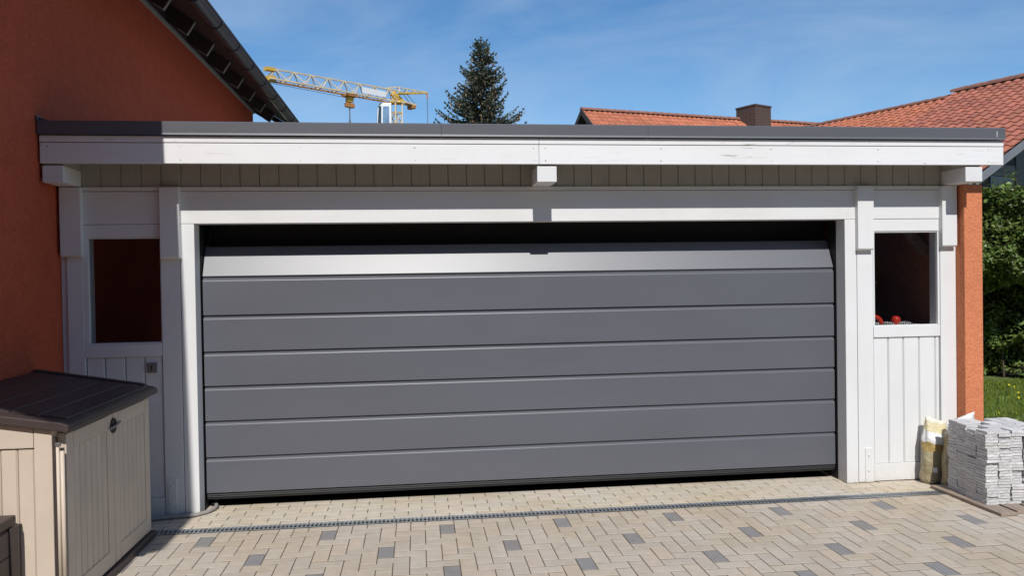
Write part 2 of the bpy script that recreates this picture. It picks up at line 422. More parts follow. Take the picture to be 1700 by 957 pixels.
def score(p):
    x, y = (p[0] + p[1]) / 2, (p[2] + p[3]) / 2
    q = visible_px((x, y, 0))
    if q is None or not (-10 < q[0] < 1710 and 780 < q[1] < 965): return 0
    if x < -2.72 or (x > 3.1 and y > -0.95): return 0
    if y > 0.02 and abs(x) > 2.5: return 0
    return (p[1] - p[0]) * (p[3] - p[2]) / q[2] ** 3
pieces.sort(key=score, reverse=True)
GX_, GY_ = 0.0052, 0.0098
variants = {}
for kind, m in (('h', M_PAVE), ('d', M_PAVD), ('s', M_PAVL)):
    for v in range(7):
        for orient in (0, 1):
            w, l = (2 * UU - GX_, UU - GY_) if orient else (UU - GX_, 2 * UU - GY_)
            vs_, fs_ = paver_geo(w, l)
            me = MB().add(vs_, fs_).mesh('paver'); tint_layer(me, [rtint(0.055 if kind != 's' else 0.05)] * len(me.polygons)); me.materials.append(m)
            variants[kind, v, orient] = me
bulk = {k: (MB(), []) for k in 'hds'}
for n, p in enumerate(pieces):
    x0, x1, y0, y1, k = p
    x, y, w, l = (x0 + x1) / 2, (y0 + y1) / 2, x1 - x0 - GX_, y1 - y0 - GY_
    dz = U(-0.0008, 0.0012); rx, ry = U(-0.006, 0.006), U(-0.006, 0.006); rz = U(-0.006, 0.006)
    if n < 300:
        orient = 1 if w > l else 0
        if (k == 'd'): orient = 0
        me = variants[k, random.randrange(7), orient]
        o = bpy.data.objects.new('paver', me); COL.objects.link(o); o.parent = drive
        fw, fl = (2 * UU - GX_, UU - GY_) if orient else (UU - GX_, 2 * UU - GY_)
        o.location = (x, y, dz); o.rotation_euler = (rx * 0.4, ry * 0.4, rz); o.scale = (w / fw, l / fl, 1)
    else:
        vs_, fs_ = paver_geo(w, l)
        R = Matrix.Translation((x, y, dz)) @ Matrix.Rotation(rz, 4, 'Z') @ Matrix.Rotation(rx * 0.4, 4, 'X')
        b, t = bulk[k]; b.add([R @ Vector(q) for q in vs_], fs_); t += [rtint(0.055)] * len(fs_)
for k, m in (('h', M_PAVE), ('d', M_PAVD), ('s', M_PAVL)):
    b, t = bulk[k]
    if b.v:
        me = b.mesh('paver_field'); tint_layer(me, t)
        o = new_obj('paver_field', me, m, drive); o['kind'] = 'stuff'

# drainage channel --------------------------------------------------
dr = thing('drainage_channel', 'galvanised slotted drainage channel set across the paving before the garage door', 'drain', (0.1, -0.353, 0))
DX0, DX1 = -2.80, 3.06
ch = MB().box(DX0, DX1, -0.404, -0.4005, -0.09, 0.0005).box(DX0, DX1, -0.3055, -0.302, -0.09, 0.0005).box(DX0, DX1, -0.4005, -0.3055, -0.092, -0.085)
ch.build('channel', M_BLACK, dr)
for xs in (-0.3995, -0.3185):
    box('edge_rail', DX0, DX1, xs, xs + 0.0125, -0.012, 0.0015, M_STEEL, dr, 0.001)
seg = (DX1 - DX0) / 6
for k in range(6):
    b = MB(); x = DX0 + k * seg + 0.004
    while x < DX0 + (k + 1) * seg - 0.012:
        b.add([(x, -0.387, -0.010), (x + 0.0135, -0.387, -0.010), (x + 0.0135, -0.3185, -0.010), (x, -0.3185, -0.010),
               (x, -0.387, 0.0), (x + 0.0135, -0.387, 0.0), (x + 0.0135, -0.3185, 0.0), (x, -0.3185, 0.0)],
              [(4, 5, 6, 7), (0, 1, 5, 4), (1, 2, 6, 5), (3, 0, 4, 7)])
        x += 0.0288
    o = b.build('grate', M_STEEL, dr)

# ------------------------------------------------------------------ garage
ga = thing('garage', 'white timber fronted flat roofed double garage with wide anthracite sectional door', 'garage', (0.1, 0.0, 0.0))
# masonry and roof
box('side_wall', 3.461, 3.619, -0.10, 6.2, 0, 2.392, M_ORANGE_SUN, ga, 0.006)
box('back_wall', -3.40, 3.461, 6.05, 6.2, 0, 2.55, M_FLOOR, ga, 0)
box('roof_slab', -3.405, 3.645, -0.268, 6.25, 2.556, 2.745, M_SOFF, ga, 0)
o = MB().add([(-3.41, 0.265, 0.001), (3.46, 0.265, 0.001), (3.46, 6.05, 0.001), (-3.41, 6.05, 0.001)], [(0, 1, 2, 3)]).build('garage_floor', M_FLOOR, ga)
# header, trim, cladding, rafters
box('header_beam', -3.418, 3.459, 0.0, 0.13, 2.127, 2.360, M_WH, ga, 0.004)
box('trim_strip', -3.262, 3.40, -0.012, 0.05, 2.364, 2.392, M_WH, ga, 0.003)
xb = -3.41; k = 0
while xb < 3.45:
    x1 = min(xb + 0.1375, 3.459)
    o = MB().prism([(xb + 0.0003, 0.018), (xb + 0.0015, 0.005), (xb + 0.006, 0.0), (x1 - 0.006, 0.0), (x1 - 0.0015, 0.005), (x1 - 0.0003, 0.018)], 2, 2.392, 2.556).build('cladding_board', M_SOFF, ga)
    xb = x1; k += 1
for x0, x1 in ((-3.397, -3.264), (-0.026, 0.117), (3.337, 3.478)):
    box('rafter', x0, x1, -0.285, 0.0, 2.393, 2.506, M_WH, ga, 0.004)
    box('rafter_packer', x0 + 0.004, x1 - 0.004, -0.262, 0.0, 2.506, 2.556, M_SOFF, ga, 0)
# fascia: two wide boards, two narrow, three flashing lengths
for x0, x1 in ((-3.405, -0.0135), (-0.0115, 3.648)):
    box('fascia_board', x0, x1, -0.297, -0.270, 2.520, 2.659, M_WF, ga, 0.003)
    box('fascia_strip', x0, x1, -0.300, -0.270, 2.664, 2.707, M_WF, ga, 0.003)
for xn in (-3.36, -2.5, -1.7, -0.9, -0.05, 0.03, 0.9, 1.75, 2.6, 3.52):
    for zn in (2.545, 2.634):
        MB().tube([(xn + U(-.01, .01), -0.2975, zn), (xn, -0.2968, zn)], 0.0035, 8).build('nail', M_DIM, ga)
fl = [(-3.412, -0.716), (-0.715, 0.795), (0.796, 3.652)]
for x0, x1 in fl:
    MB().prism([(-0.322, 2.712), (-0.316, 2.726), (-0.316, 2.800), (-0.309, 2.806), (-0.15, 2.790), (-0.15, 2.750), (-0.30, 2.750), (-0.30, 2.712)], 0, x0, x1).build('roof_flashing', M_FLASH, ga, 0.0012)
MB().prism([(-0.322, 2.80), (-0.322, 2.838), (-0.25, 2.838), (-0.25, 2.80)], 0, -3.411, -3.405).build('flashing_upstand', M_FLASH, ga)
MB().prism([(-3.405, 2.805), (-3.405, 2.832), (-3.34, 2.805)], 1, -0.30, 0.5).build('flashing_upstand', M_FLASH, ga)
# scratch on the flashing end
MB().box(3.578, 3.582, -0.3166, -0.3155, 2.735, 2.778).build('paint_scratch', M_CWHITE, ga)

def post(x0, x1, z1=2.127, y0=0.0, name='post'): return box(name, x0, x1, y0, 0.125, 0.006, z1, M_WV, ga, 0.004)
def block(x0, x1, z0, z1):
    o = MB().prism([(-0.045, z0 + 0.012), (-0.045, z1), (0.004, z1), (0.004, z0), (-0.036, z0)], 0, x0, x1).build('post_casing', M_WV, ga, 0.003)
    return o
# left bay
post(-3.375, -3.264); box('post_edging', -3.418, -3.377, 0.016, 0.12, 0.006, 2.127, M_WV, ga, 0.003)
post(-2.736, -2.604); box('door_jamb', -2.600, -2.500, 0.0, 0.135, 0.004, 2.125, M_WV, ga, 0.003)
block(-3.397, -3.257, 1.898, 2.388); block(-2.724, -2.590, 1.875, 2.388)
# right bay
post(2.602, 2.737); box('door_jamb', 2.500, 2.598, 0.0, 0.135, 0.004, 2.125, M_WV, ga, 0.003)
post(3.322, 3.458)
block(2.587, 2.722, 1.877, 2.388); block(3.312, 3.440, 1.896, 2.388)
for xs in ((-3.41, -2.505), (2.505, 3.455)):
    box('backing_board', xs[0], xs[1], 0.045, 0.075, 0.008, 1.18, M_WV, ga, 0)
for x0, x1 in ((-2.715, -2.655), (2.655, 2.715)):
    p = box('foot_bracket', x0, x1, -0.007, 0.0005, 0.006, 0.282, M_WV, ga, 0.002)
    for z in (0.10, 0.225):
        MB().tube([((x0 + x1) / 2, -0.007, z), ((x0 + x1) / 2, -0.014, z)], [0.011, 0.008], 12).build('bolt', M_WV, p)

def window(x0, x1, gx0, gx1, gz0, gz1, label):
    w = MB()
    zt, zb = 2.124, 1.171
    w.box(x0, x1, 0.004, 0.11, gz1, zt)                      # top
    w.box(x0, x1, 0.002, 0.11, zb, gz0)                      # bottom
    if gx0 - x0 > 0.004: w.box(x0, gx0, 0.006, 0.11, gz0 + 0.0005, gz1 - 0.0005)
    if x1 - gx1 > 0.004: w.box(gx1, x1, 0.006, 0.11, gz0 + 0.0005, gz1 - 0.0005)
    o = w.build('window', M_WH, ga, 0.003); o['label'] = label
    box('pane', gx0 + 0.001, gx1 - 0.001, 0.030, 0.034, gz0 + 0.001, gz1 - 0.001, M_GLASS, o, 0)
    box('bead', gx0 + 0.0005, gx1 - 0.0005, 0.012, 0.029, gz1 - 0.011, gz1 - 0.0005, M_WH, o, 0.002)
    box('bead', gx0 + 0.0005, gx1 - 0.0005, 0.012, 0.029, gz0 + 0.0005, gz0 + 0.011, M_WH, o, 0.002)
    box('inner_sill', x0, x1, 0.1105, 0.30, zb + 0.05, gz0 - 0.004, M_WH, o, 0.003)
    return o
window(-3.261, -2.738, -3.232, -2.742, 1.264, 2.034, 'shaded small window in the left bay')
window(2.741, 3.320, 2.756, 3.302, 1.258, 2.028, 'sunlit small window in the right bay')
for edges in ((-3.262, -3.136, -2.998, -2.866, -2.741), (2.741, 2.872, 3.003, 3.140, 3.281, 3.320)):
    for a, b in zip(edges[:-1], edges[1:]):
        MB().prism([(a + 0.0015, 0.036), (a + 0.0015, 0.026), (a + 0.008, 0.014), (b - 0.008, 0.014), (b - 0.0015, 0.026), (b - 0.0015, 0.036)], 2, 0.150, 1.169).build('plank', M_WV, ga, 0.0)
    box('bottom_rail', edges[0], edges[-1], 0.006, 0.04, 0.008, 0.147, M_WH, ga, 0.003)
# brace seen through the right window
MB().bar((3.20, 0.36, 2.14), (3.45, 0.36, 1.86), 0.06, 0.07).build('knee_brace', M_DIM, ga)
# key switch
ks = MB().box(-2.846, -2.776, -0.004, 0.015, 1.054, 1.126).build('key_switch', M_STUD, ga, 0.004)
MB().tube([(-2.811, -0.004, 1.093), (-2.811, -0.007, 1.093)], [0.013, 0.012], 16).build('lock_barrel', M_STUD, ks)
kh = MB().tube([(-2.811, -0.0072, 1.098), (-2.811, -0.0082, 1.098)], 0.0065, 12); kh.box(-2.8145, -2.8075, -0.0082, -0.0072, 1.072, 1.097)
kh.build('keyhole', M_BLACK, ks)

# sectional door
ZL = [0.118, 0.388, 0.660, 0.922, 1.180, 1.452, 1.738]
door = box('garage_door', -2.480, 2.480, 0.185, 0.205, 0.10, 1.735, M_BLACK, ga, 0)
door['label'] = 'anthracite ribbed sectional door standing slightly open'
for z0, z1 in zip(ZL[:-1], ZL[1:]):
    pr = [(0.16, z0 + 0.004), (0.164, z0), (0.19, z0), (0.19, z1 - 0.005), (0.1745, z1 - 0.005), (0.1745, z1 - 0.016), (0.1615, z1 - 0.0265), (0.16, z1 - 0.030)]
    MB().prism(pr, 0, -2.490, 2.490).build('door_panel', M_DOOR, door)
# top section folding back into the house of the garage
ang = math.radians(24.5); c, s = math.cos(ang), math.sin(ang)
def tp(d, n): return (0.163 + d * s + n * c, 1.744 + d * c - n * s)
o = MB().prism([tp(0.0, 0.004), tp(0.004, 0.0), tp(0.245, 0.0), tp(0.25, 0.004), tp(0.25, 0.035), tp(0.0, 0.035)], 0, -2.490, 2.490).build('door_panel', M_DOOR, door)
o['label'] = 'topmost panel tilted back and glaring in the sun'
for z, yy in ((0.108, 0.163), (0.094, 0.166)):
    MB().prism([(yy, z - 0.010), (yy - 0.003, z - 0.004), (yy, z + 0.003), (0.20, z + 0.003), (0.20, z - 0.010)], 0, -2.488, 2.488).build('bottom_seal', M_BLACK, door)
box('seal_lip', -2.488, 2.488, 0.170, 0.195, 0.070, 0.082, M_BLACK, door, 0.004)
for sgn in (-1, 1):
    x0, x1 = sorted((sgn * 2.499, sgn * 2.60))
    box('guide_rail', x0, x1, 0.142, 0.26, 0.002, 2.12, M_BLACK, ga, 0)
    MB().bar((sgn * 2.494, 0.235, 1.86), (sgn * 2.47, 0.41, 2.16), 0.012, 0.025).build('track_arm', M_GUT, ga)
box('dark_gap_panel', -2.56, 2.56, 0.42, 0.50, 1.95, 2.50, M_BLACK, ga, 0)  # added black panel standing in for the darkness above the door

# things lying behind the right pane
cap = MB(); prof = [(0, 0), (0.024, 0), (0.029, 0.012), (0.036, 0.034), (0.036, 0.052), (0.028, 0.068), (0.014, 0.076), (0, 0.078)]
def lathe(mb, prof, cx, cy, cz, seg=18):
    vs = []; fs = []
    for r, z in prof:
        for k in range(seg): vs.append((cx + r * math.cos(2 * math.pi * k / seg), cy + r * math.sin(2 * math.pi * k / seg), cz + z))
    for i in range(len(prof) - 1):
        for k in range(seg): fs.append((i * seg + k, i * seg + (k + 1) % seg, (i + 1) * seg + (k + 1) % seg, (i + 1) * seg + k))
    return mb.add(vs, fs)
lathe(cap, prof, 3.035, 0.160, 1.256)
tag(cap.build('fishing_float', M_RED, None, smooth=True), 'upright red rounded float standing behind the right garage window', 'float')
arc = MB().tube([(2.845 + 0.058 * math.cos(t), 0.15 + 0.01 * math.sin(t), 1.268 + 0.062 * math.sin(t)) for t in [math.pi * k / 12 for k in range(13)]], 0.017, 10)
tag(arc.build('red_hoop', M_RED, None, smooth=True), 'arched red plastic hoop in the left corner of the right garage window', 'hoop')
def stripe_mat():
    m, nt, bs = nt_new('striped_cord_weave')
    t = nt.nodes.new('ShaderNodeTexCoord'); w = nt.nodes.new('ShaderNodeTexWave'); w.bands_direction = 'X'; w.inputs['Scale'].default_value = 22; w.inputs['Distortion'].default_value = 1.0
    nt.links.new(t.outputs['Object'], w.inputs['Vector'])
    nt.links.new(ramp(nt, w.outputs['Fac'], [(0.45, (0.03, 0.03, 0.035)), (0.55, (0.72, 0.72, 0.70))]), bs.inputs['Base Color']); bs.inputs['Roughness'].default_value = 0.8
    return m
cord = []
for k in range(90):
    t = k / 89; cord.append((2.84 + 0.32 * abs(((t * 5) % 2) - 1) + 0.01 * math.sin(k), 0.135 + 0.10 * t + 0.012 * math.sin(k * 1.7), 1.2645 + 0.006 * (k % 3)))
tag(MB().tube(cord, 0.009, 8).build('striped_cord', stripe_mat(), None, smooth=True), 'black and white striped cord heaped on the right window sill', 'cord')

# hose at the left jamb
hp = [(-2.90, -0.09, 0.016), (-2.80, -0.075, 0.016), (-2.70, -0.05, 0.016), (-2.60, -0.035, 0.016), (-2.52, -0.02, 0.016), (-2.465, 0.03, 0.016), (-2.43, 0.10, 0.016), (-2.425, 0.17, 0.017), (-2.44, 0.22, 0.02), (-2.47, 0.30, 0.018)]
tag(MB().tube(hp, 0.0145, 10).build('hose', M_HOSE, None, smooth=True), 'grey hose curving round the foot of the left door jamb', 'hose')

# ------------------------------------------------------------------ orange house on the left
ho = thing('house', 'orange rendered house with dark eaves and gutter rising at the left', 'house', (-3.42, 0, 0))
HM = 0.62
def zd(x): return 4.377 - HM * (x + 3.12)                # underside of the roof boarding
HY0, HY1 = -4.35, 6.83
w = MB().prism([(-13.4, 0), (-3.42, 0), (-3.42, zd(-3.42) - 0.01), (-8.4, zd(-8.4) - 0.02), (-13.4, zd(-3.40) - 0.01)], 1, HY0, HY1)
w.build('wall', M_ORANGE_SHADE, ho)
VY0, VY1 = -4.80, 7.36
rf = MB().prism([(-2.80, zd(-2.80)), (-8.4, zd(-8.4)), (-8.4, zd(-8.4) + 0.07), (-2.80, zd(-2.80) + 0.03)], 1, VY0, VY1).build('eaves_boarding', M_DECKB, ho)
tt = MB()
for k in range(17):
    xa = -2.745 - 0.34 * k; xe = xa - 0.36
    tt.prism([(xa, zd(xa) + 0.045), (xe, zd(xe) + 0.055), (xe, zd(xe) + 0.09), (xa, zd(xa) + 0.085)], 1, VY0, VY1)
tt.build('roof', M_DTILE, ho)
MB().prism([(-8.4, zd(-8.4)), (-14.0, zd(-2.80)), (-14.0, zd(-2.80) + 0.1), (-8.4, zd(-8.4) + 0.1)], 1, VY0, VY1).build('rear_roof', M_DTILE, ho)
yk = -4.3
while yk < 7.3:
    if abs(yk - HY1) > 0.02:
        n = Vector((0.527, 0, 0.85)); a = Vector((-3.2, 0, 4.25)); dslope = Vector((-0.85, 0, 0.527))
        p0 = a; p1 = a + n * 0.148; p2 = p1 + dslope * 0.6; p3 = p0 + dslope * 0.6
        MB().prism([(p.x, p.z) for p in (p0, p1, p2, p3)], 1, yk, yk + 0.075).build('rafter', M_DECKB, ho, 0.003)
        e1 = p0 - n * 0.004 + dslope * 0.10; e2 = p0 - n * 0.006 - dslope * 0.006; e3 = p1 - dslope * 0.006
        sp_ = MB().bar((e1.x, yk + 0.02, e1.z), (e2.x, yk + 0.02, e2.z), 0.034, 0.006, up=n); sp_.bar((e2.x, yk + 0.02, e2.z), (e3.x, yk + 0.02, e3.z), 0.034, 0.006, up=dslope)
        sp_.build('eaves_strap', M_RAFT, ho)
    yk += 0.752
box('eaves_blocking', -3.419, -3.397, HY0, HY1, 4.373, zd(-3.40) - 0.012, M_DECKB, ho, 0)
box('wall_plate', -3.419, -3.392, HY0, HY1, 4.335, 4.372, M_RAFT, ho, 0.003)
for k, yv in enumerate((VY0, VY1 - 0.03)):
    MB().prism([(-2.78, zd(-2.78) - 0.10), (-8.4, zd(-8.4) - 0.10), (-8.4, zd(-8.4) - 0.005), (-2.78, zd(-2.78) - 0.005)], 1, yv, yv + 0.03).build('barge_board', M_GUT, ho)
GX, GZ, GR = -2.725, 4.118, 0.068
gut = MB(); NS = 14; rows_ = [VY0 + 0.02, VY1 - 0.02]
vs_ = []; fs_ = []
for yv in rows_:
    for rr in (GR, GR - 0.004):
        for k in range(NS + 1):
            t = math.pi + math.pi * k / NS
            vs_.append((GX + rr * math.cos(t), yv, GZ + rr * math.sin(t)))
N1 = NS + 1
for k in range(NS):
    fs_ += [(k, k + 1, 2 * N1 + k + 1, 2 * N1 + k), (N1 + k, 3 * N1 + k, 3 * N1 + k + 1, N1 + k + 1), (k, N1 + k, N1 + k + 1, k + 1), (2 * N1 + k, 2 * N1 + k + 1, 3 * N1 + k + 1, 3 * N1 + k)]
fs_ += [(0, 2 * N1, 3 * N1, N1), (NS, N1 + NS, 3 * N1 + NS, 2 * N1 + NS)]
gut.add(vs_, fs_)
gut.tube([(GX + GR + 0.004, VY0 + 0.02, GZ + 0.004), (GX + GR + 0.004, VY1 - 0.02, GZ + 0.004)], 0.010, 8)
gut.prism([(GX + GR * math.cos(math.pi + math.pi * k / NS), GZ + GR * math.sin(math.pi + math.pi * k / NS)) for k in range(N1)], 1, VY1 - 0.022, VY1 - 0.018)
gut.prism([(GX + GR * math.cos(math.pi + math.pi * k / NS), GZ + GR * math.sin(math.pi + math.pi * k / NS)) for k in range(N1)], 1, VY0 + 0.018, VY0 + 0.022)
gut = gut.build('gutter', M_GUT, ho)
yk = 0.92 - 0.72 * 7
while yk < 7.2:
    b = MB(); pts = [(GX + (GR + 0.003) * math.cos(math.pi + math.pi * k / 12), GZ + (GR + 0.003) * math.sin(math.pi + math.pi * k / 12)) for k in range(13)]
    pto = [(GX + (GR + 0.008) * math.cos(math.pi + math.pi * k / 12), GZ + (GR + 0.008) * math.sin(math.pi + math.pi * k / 12)) for k in range(13)]
    for k in range(12): b.prism([pts[k], pts[k + 1], pto[k + 1], pto[k]], 1, yk, yk + 0.026)
    b.bar((GX - GR - 0.005, yk + 0.013, GZ), (GX - GR - 0.10, yk + 0.013, zd(GX - GR - 0.10) - 0.006), 0.026, 0.006)
    b.build('gutter_bracket', M_GUT, gut)
    yk += 0.72

# ------------------------------------------------------------------ garden storage shed
sh = thing('storage_shed', 'beige plastic garden storage shed with dark brown lid and double doors', 'shed', (-3.05, -1.1, 0))
SX0, SX1, SY0, SY1 = -3.395, -2.690, -1.735, -0.435
def lidz(x): return 1.005 - 0.165 * (x + 2.65)
MB().prism([(SX0, 0.03), (SX1 - 0.045, 0.03), (SX1 - 0.045, lidz(SX1) - 0.045), (SX0, lidz(SX0) - 0.045)], 1, SY0 + 0.025, SY1).build('carcass', M_SHED, sh)
box('base_tray', SX0, SX1 + 0.022, SY0 - 0.005, SY1 + 0.01, 0.0, 0.045, M_LID, sh, 0.006)
# end panel facing the sun: frame, top rail, boards with grooves
def endbox(name, x0, x1, z0, y0, y1, m=M_SHED, bev=0.004, dz=0.05, z1=None):
    za, zb_ = (lidz(x0) - dz, lidz(x1) - dz) if z1 is None else (z1, z1)
    return MB().prism([(x0, z0), (x1, z0), (x1, zb_), (x0, za)], 1, y0, y1).build(name, m, sh, bev)
endbox('corner_post', -2.822, -2.737, 0.047, SY0 - 0.006, SY0 + 0.03)
endbox('corner_post', SX0, SX0 + 0.085, 0.047, SY0 - 0.006, SY0 + 0.03)
xx = [SX0 + 0.088, -3.20, -3.115, -3.03, -2.947, -2.885, -2.825]
xx = [SX0 + 0.088 + (-2.825 - SX0 - 0.088) * k / 6 for k in range(7)]
for a, b in zip(xx[:-1], xx[1:]):
    MB().prism([(a + 0.001, SY0 + 0.026), (a + 0.001, SY0 + 0.012), (a + 0.008, SY0 + 0.004), (b - 0.008, SY0 + 0.004), (b - 0.001, SY0 + 0.012), (b - 0.001, SY0 + 0.026)], 2, 0.16, 0.875).build('side_board', M_SHED, sh)
MB().prism([(xx[0], 0.882), (xx[-1], 0.882), (xx[-1], lidz(xx[-1]) - 0.05), (xx[0], lidz(xx[0]) - 0.05)], 1, SY0 - 0.003, SY0 + 0.03).build('top_rail', M_SHED, sh, 0.006)
box('bottom_rail', xx[0], xx[-1], SY0 - 0.003, SY0 + 0.03, 0.047, 0.153, M_SHED, sh, 0.006)
# hinge side: recess, pale hinge rod
box('hinge_strip', -2.735, -2.725, SY0 + 0.004, SY0 + 0.03, 0.05, 0.93, M_LID, sh, 0.002)
MB().tube([(-2.716, SY0 + 0.008, 0.06), (-2.716, SY0 + 0.008, 0.885)], 0.008, 10).build('hinge_rod', M_SHED, sh, smooth=True)
box('hinge_catch', -2.724, -2.700, SY0 - 0.002, SY0 + 0.012, 0.885, 0.905, M_STUD, sh, 0.002)
MB().tube([(-2.698, SY0 + 0.016, 0.06), (-2.698, SY0 + 0.016, 0.86)], 0.010, 10).build('hinge_rod', M_SHED, sh, smooth=True)
# two doors on the long side
ym = (SY0 + SY1) / 2 + 0.01
for y0, y1 in ((SY0 + 0.045, ym - 0.003), (ym + 0.003, SY1 - 0.02)):
    d = box('door', SX1 - 0.042, SX1 - 0.012, y0, y1, 0.05, 0.945, M_SHED, sh, 0.003)
    box('door_stile', SX1 - 0.012, SX1, y0, y0 + 0.085, 0.055, 0.94, M_SHED, d, 0.004)
    box('door_stile', SX1 - 0.012, SX1, y1 - 0.085, y1, 0.055, 0.94, M_SHED, d, 0.004)
    box('door_rail', SX1 - 0.012, SX1 + 0.001, y0 + 0.086, y1 - 0.086, 0.855, 0.938, M_SHED, d, 0.004)
    box('door_rail', SX1 - 0.012, SX1 + 0.001, y0 + 0.086, y1 - 0.086, 0.057, 0.150, M_SHED, d, 0.004)
    nb = 6
    for k in range(nb):
        a = y0 + 0.087 + (y1 - y0 - 0.174) * k / nb; b = y0 + 0.087 + (y1 - y0 - 0.174) * (k + 1) / nb
        MB().prism([(SX1 - 0.0125, a + 0.0025), (SX1 - 0.010, a + 0.0025), (SX1 - 0.003, a + 0.008), (SX1 - 0.003, b - 0.008), (SX1 - 0.010, b - 0.0025), (SX1 - 0.0125, b - 0.0025)], 2, 0.152, 0.853).build('door_board', M_SHED, d)
hd = MB().tube([(SX1, ym, 0.868), (SX1 + 0.006, ym, 0.868)], 0.045, 16).build('handle_recess', M_BLACK, sh)
hd.scale = (1, 1, 1)
MB().tube([(SX1 + 0.012, ym - 0.075, 0.862), (SX1 + 0.016, ym, 0.868), (SX1 + 0.012, ym + 0.085, 0.876)], 0.007, 8).build('latch_bar', M_STUD, hd)
# lid: sloping to the doors, raised rim, long grooves
LX0, LX1, LY0, LY1 = -3.405, -2.648, -1.772, -0.405
lid = MB().prism([(LX0, lidz(LX0) - 0.045), (LX1, lidz(LX1) - 0.045), (LX1 + 0.004, lidz(LX1) - 0.03), (LX1, lidz(LX1) - 0.008), (LX1 - 0.03, lidz(LX1 - 0.03)), (LX0, lidz(LX0))], 1, LY0, LY1).build('lid', M_LID, sh, 0.006)
for k in range(5):
    xa = LX0 + 0.03 + 0.138 * k; xb_ = xa + 0.130
    MB().prism([(xa, lidz(xa) - 0.002), (xb_, lidz(xb_) - 0.002), (xb_ - 0.004, lidz(xb_) + 0.006), (xa + 0.004, lidz(xa) + 0.006)], 1, LY0 + 0.10, LY1 - 0.06).build('lid_panel', M_LID, lid, 0.002)
MB().prism([(LX0, lidz(LX0) - 0.002), (LX1 - 0.05, lidz(LX1 - 0.05) - 0.002), (LX1 - 0.08, lidz(LX1 - 0.08) + 0.014), (LX0, lidz(LX0) + 0.018)], 1, LY1 - 0.05, LY1 - 0.005).build('lid_rim', M_LID, lid, 0.004)

# dark box at the picture's lower left
db = thing('deck_box', 'dark brown plastic storage box standing in front of the beige shed', 'storage box', (-3.1, -2.6, 0))
BX1, BY0, BY1 = -2.897, -3.05, -1.765
box('body', -3.40, BX1, BY0, BY1, 0, 0.515, M_LID, db, 0.012)
box('lid', -3.375, BX1 + 0.008, BY0 - 0.01, BY1 - 0.02, 0.52, 0.568, M_LID, db, 0.012)
for y0 in (BY0 + 0.03, BY1 - 0.09): box('corner_post', BX1 - 0.01, BX1 + 0.014, y0, y0 + 0.075, 0.0, 0.515, M_LID, db, 0.005)
for k in range(4): box('side_slat', BX1 - 0.004, BX1 + 0.006, BY0 + 0.11, BY1 - 0.095, 0.015 + 0.124 * k, 0.134 + 0.124 * k, M_LID, db, 0.003)

# ------------------------------------------------------------------ stack of stone slips on a pallet
pa = thing('pallet', 'low weathered wooden pallet boards under the stack of grey stone slips', 'pallet', (3.35, -0.6, 0))
for k in range(4):
    x = 3.055 + 0.155 * k
    box('pallet_board', x, x + 0.125, -0.985 + 0.05 * (k % 2) - 0.01 * k, -0.235, 0.004, 0.024, M_PALLET, pa, 0.003)
st = thing('stone_stack', 'neat stack of thin rough grey stone slips beside the orange pillar', 'stone stack', (3.33, -0.55, 0.024))
def stone_mesh(seed):
    random.seed(seed)
    vs = []; nxs, nys = 4, 4
    w, l, h = 0.0908, 0.1150, 0.0176
    b = MB()
    for zz in (0, 1):
        for j in range(nys + 1):
            for i in range(nxs + 1):
                ex = (i in (0, nxs)); ey = (j in (0, nys)); e = 0.0028
                vs.append((-w / 2 + w * i / nxs + (U(-e, e) if ex else 0), -l / 2 + l * j / nys + (U(-e, e) if ey else 0), zz * h + U(-0.0008, 0.0008)))
    fs = []; S = (nxs + 1); T = S * (nys + 1)
    for j in range(nys):
        for i in range(nxs):
            a = j * S + i
            fs.append((T + a, T + a + 1, T + a + S + 1, T + a + S))
    for i in range(nxs): fs.append((i, i + 1, T + i + 1, T + i)); a = nys * S + i; fs.append((a + 1, a, T + a, T + a + 1))
    for j in range(nys): a = j * S; fs.append((a + S, a, T + a, T + a + S)); a = j * S + nxs; fs.append((a, a + S, T + a + S, T + a))
    me = b.add(vs, fs).mesh('stone'); k = U(0.88, 1.08)
    tint_layer(me, [(k, k * U(0.985, 1.0), k * U(0.97, 1.0))] * len(me.polygons)); me.materials.append(M_STONE)
    return me
STM = [stone_mesh(100 + k) for k in range(9)]
random.seed(21)
RZ = -math.radians(7.0)
ex = Vector((math.cos(-0.02), math.sin(-0.02), 0)); ey = Vector((math.sin(math.radians(8.5)), math.cos(math.radians(8.5)), 0))
origin = Vector((3.083, -0.798, 0.025))
NXC, NYC, NZ = 5, 4, 26
drift = {}
for i in range(NXC):
    for j in range(NYC):
        dx, dy = 0.0, 0.0
        for k in range(NZ):
            if k % U(3, 6).__int__() == 0 or rnd() < 0.12: dx, dy = U(-0.009, 0.009), U(-0.009, 0.009)
            nk = NZ - (1 if (i * 3 + j) % 4 == 1 else 0)
            if k >= nk: continue
            if not (i == 0 or j == 0 or i == NXC - 1 or j == NYC - 1 or k >= nk - 1): continue
            if (i == NXC - 1 or j == NYC - 1) and 0 < i and 0 < j and k < nk - 2: continue
            p = origin + ex * (0.0975 * (i + 0.5) + dx + U(-0.0025, 0.0025)) + ey * (0.1225 * (j + 0.5) + dy + U(-0.0025, 0.0025))
            o = bpy.data.objects.new('stone', random.choice(STM)); COL.objects.link(o); o.parent = st
            o.matrix_parent_inverse = Matrix.Translation(-st.location)
            o.location = (p.x, p.y, 0.0245 + k * 0.0203); o.rotation_euler = (U(-0.008, 0.008), U(-0.01, 0.01), -0.05 + U(-0.022, 0.022) + (math.pi if rnd() < 0.5 else 0))

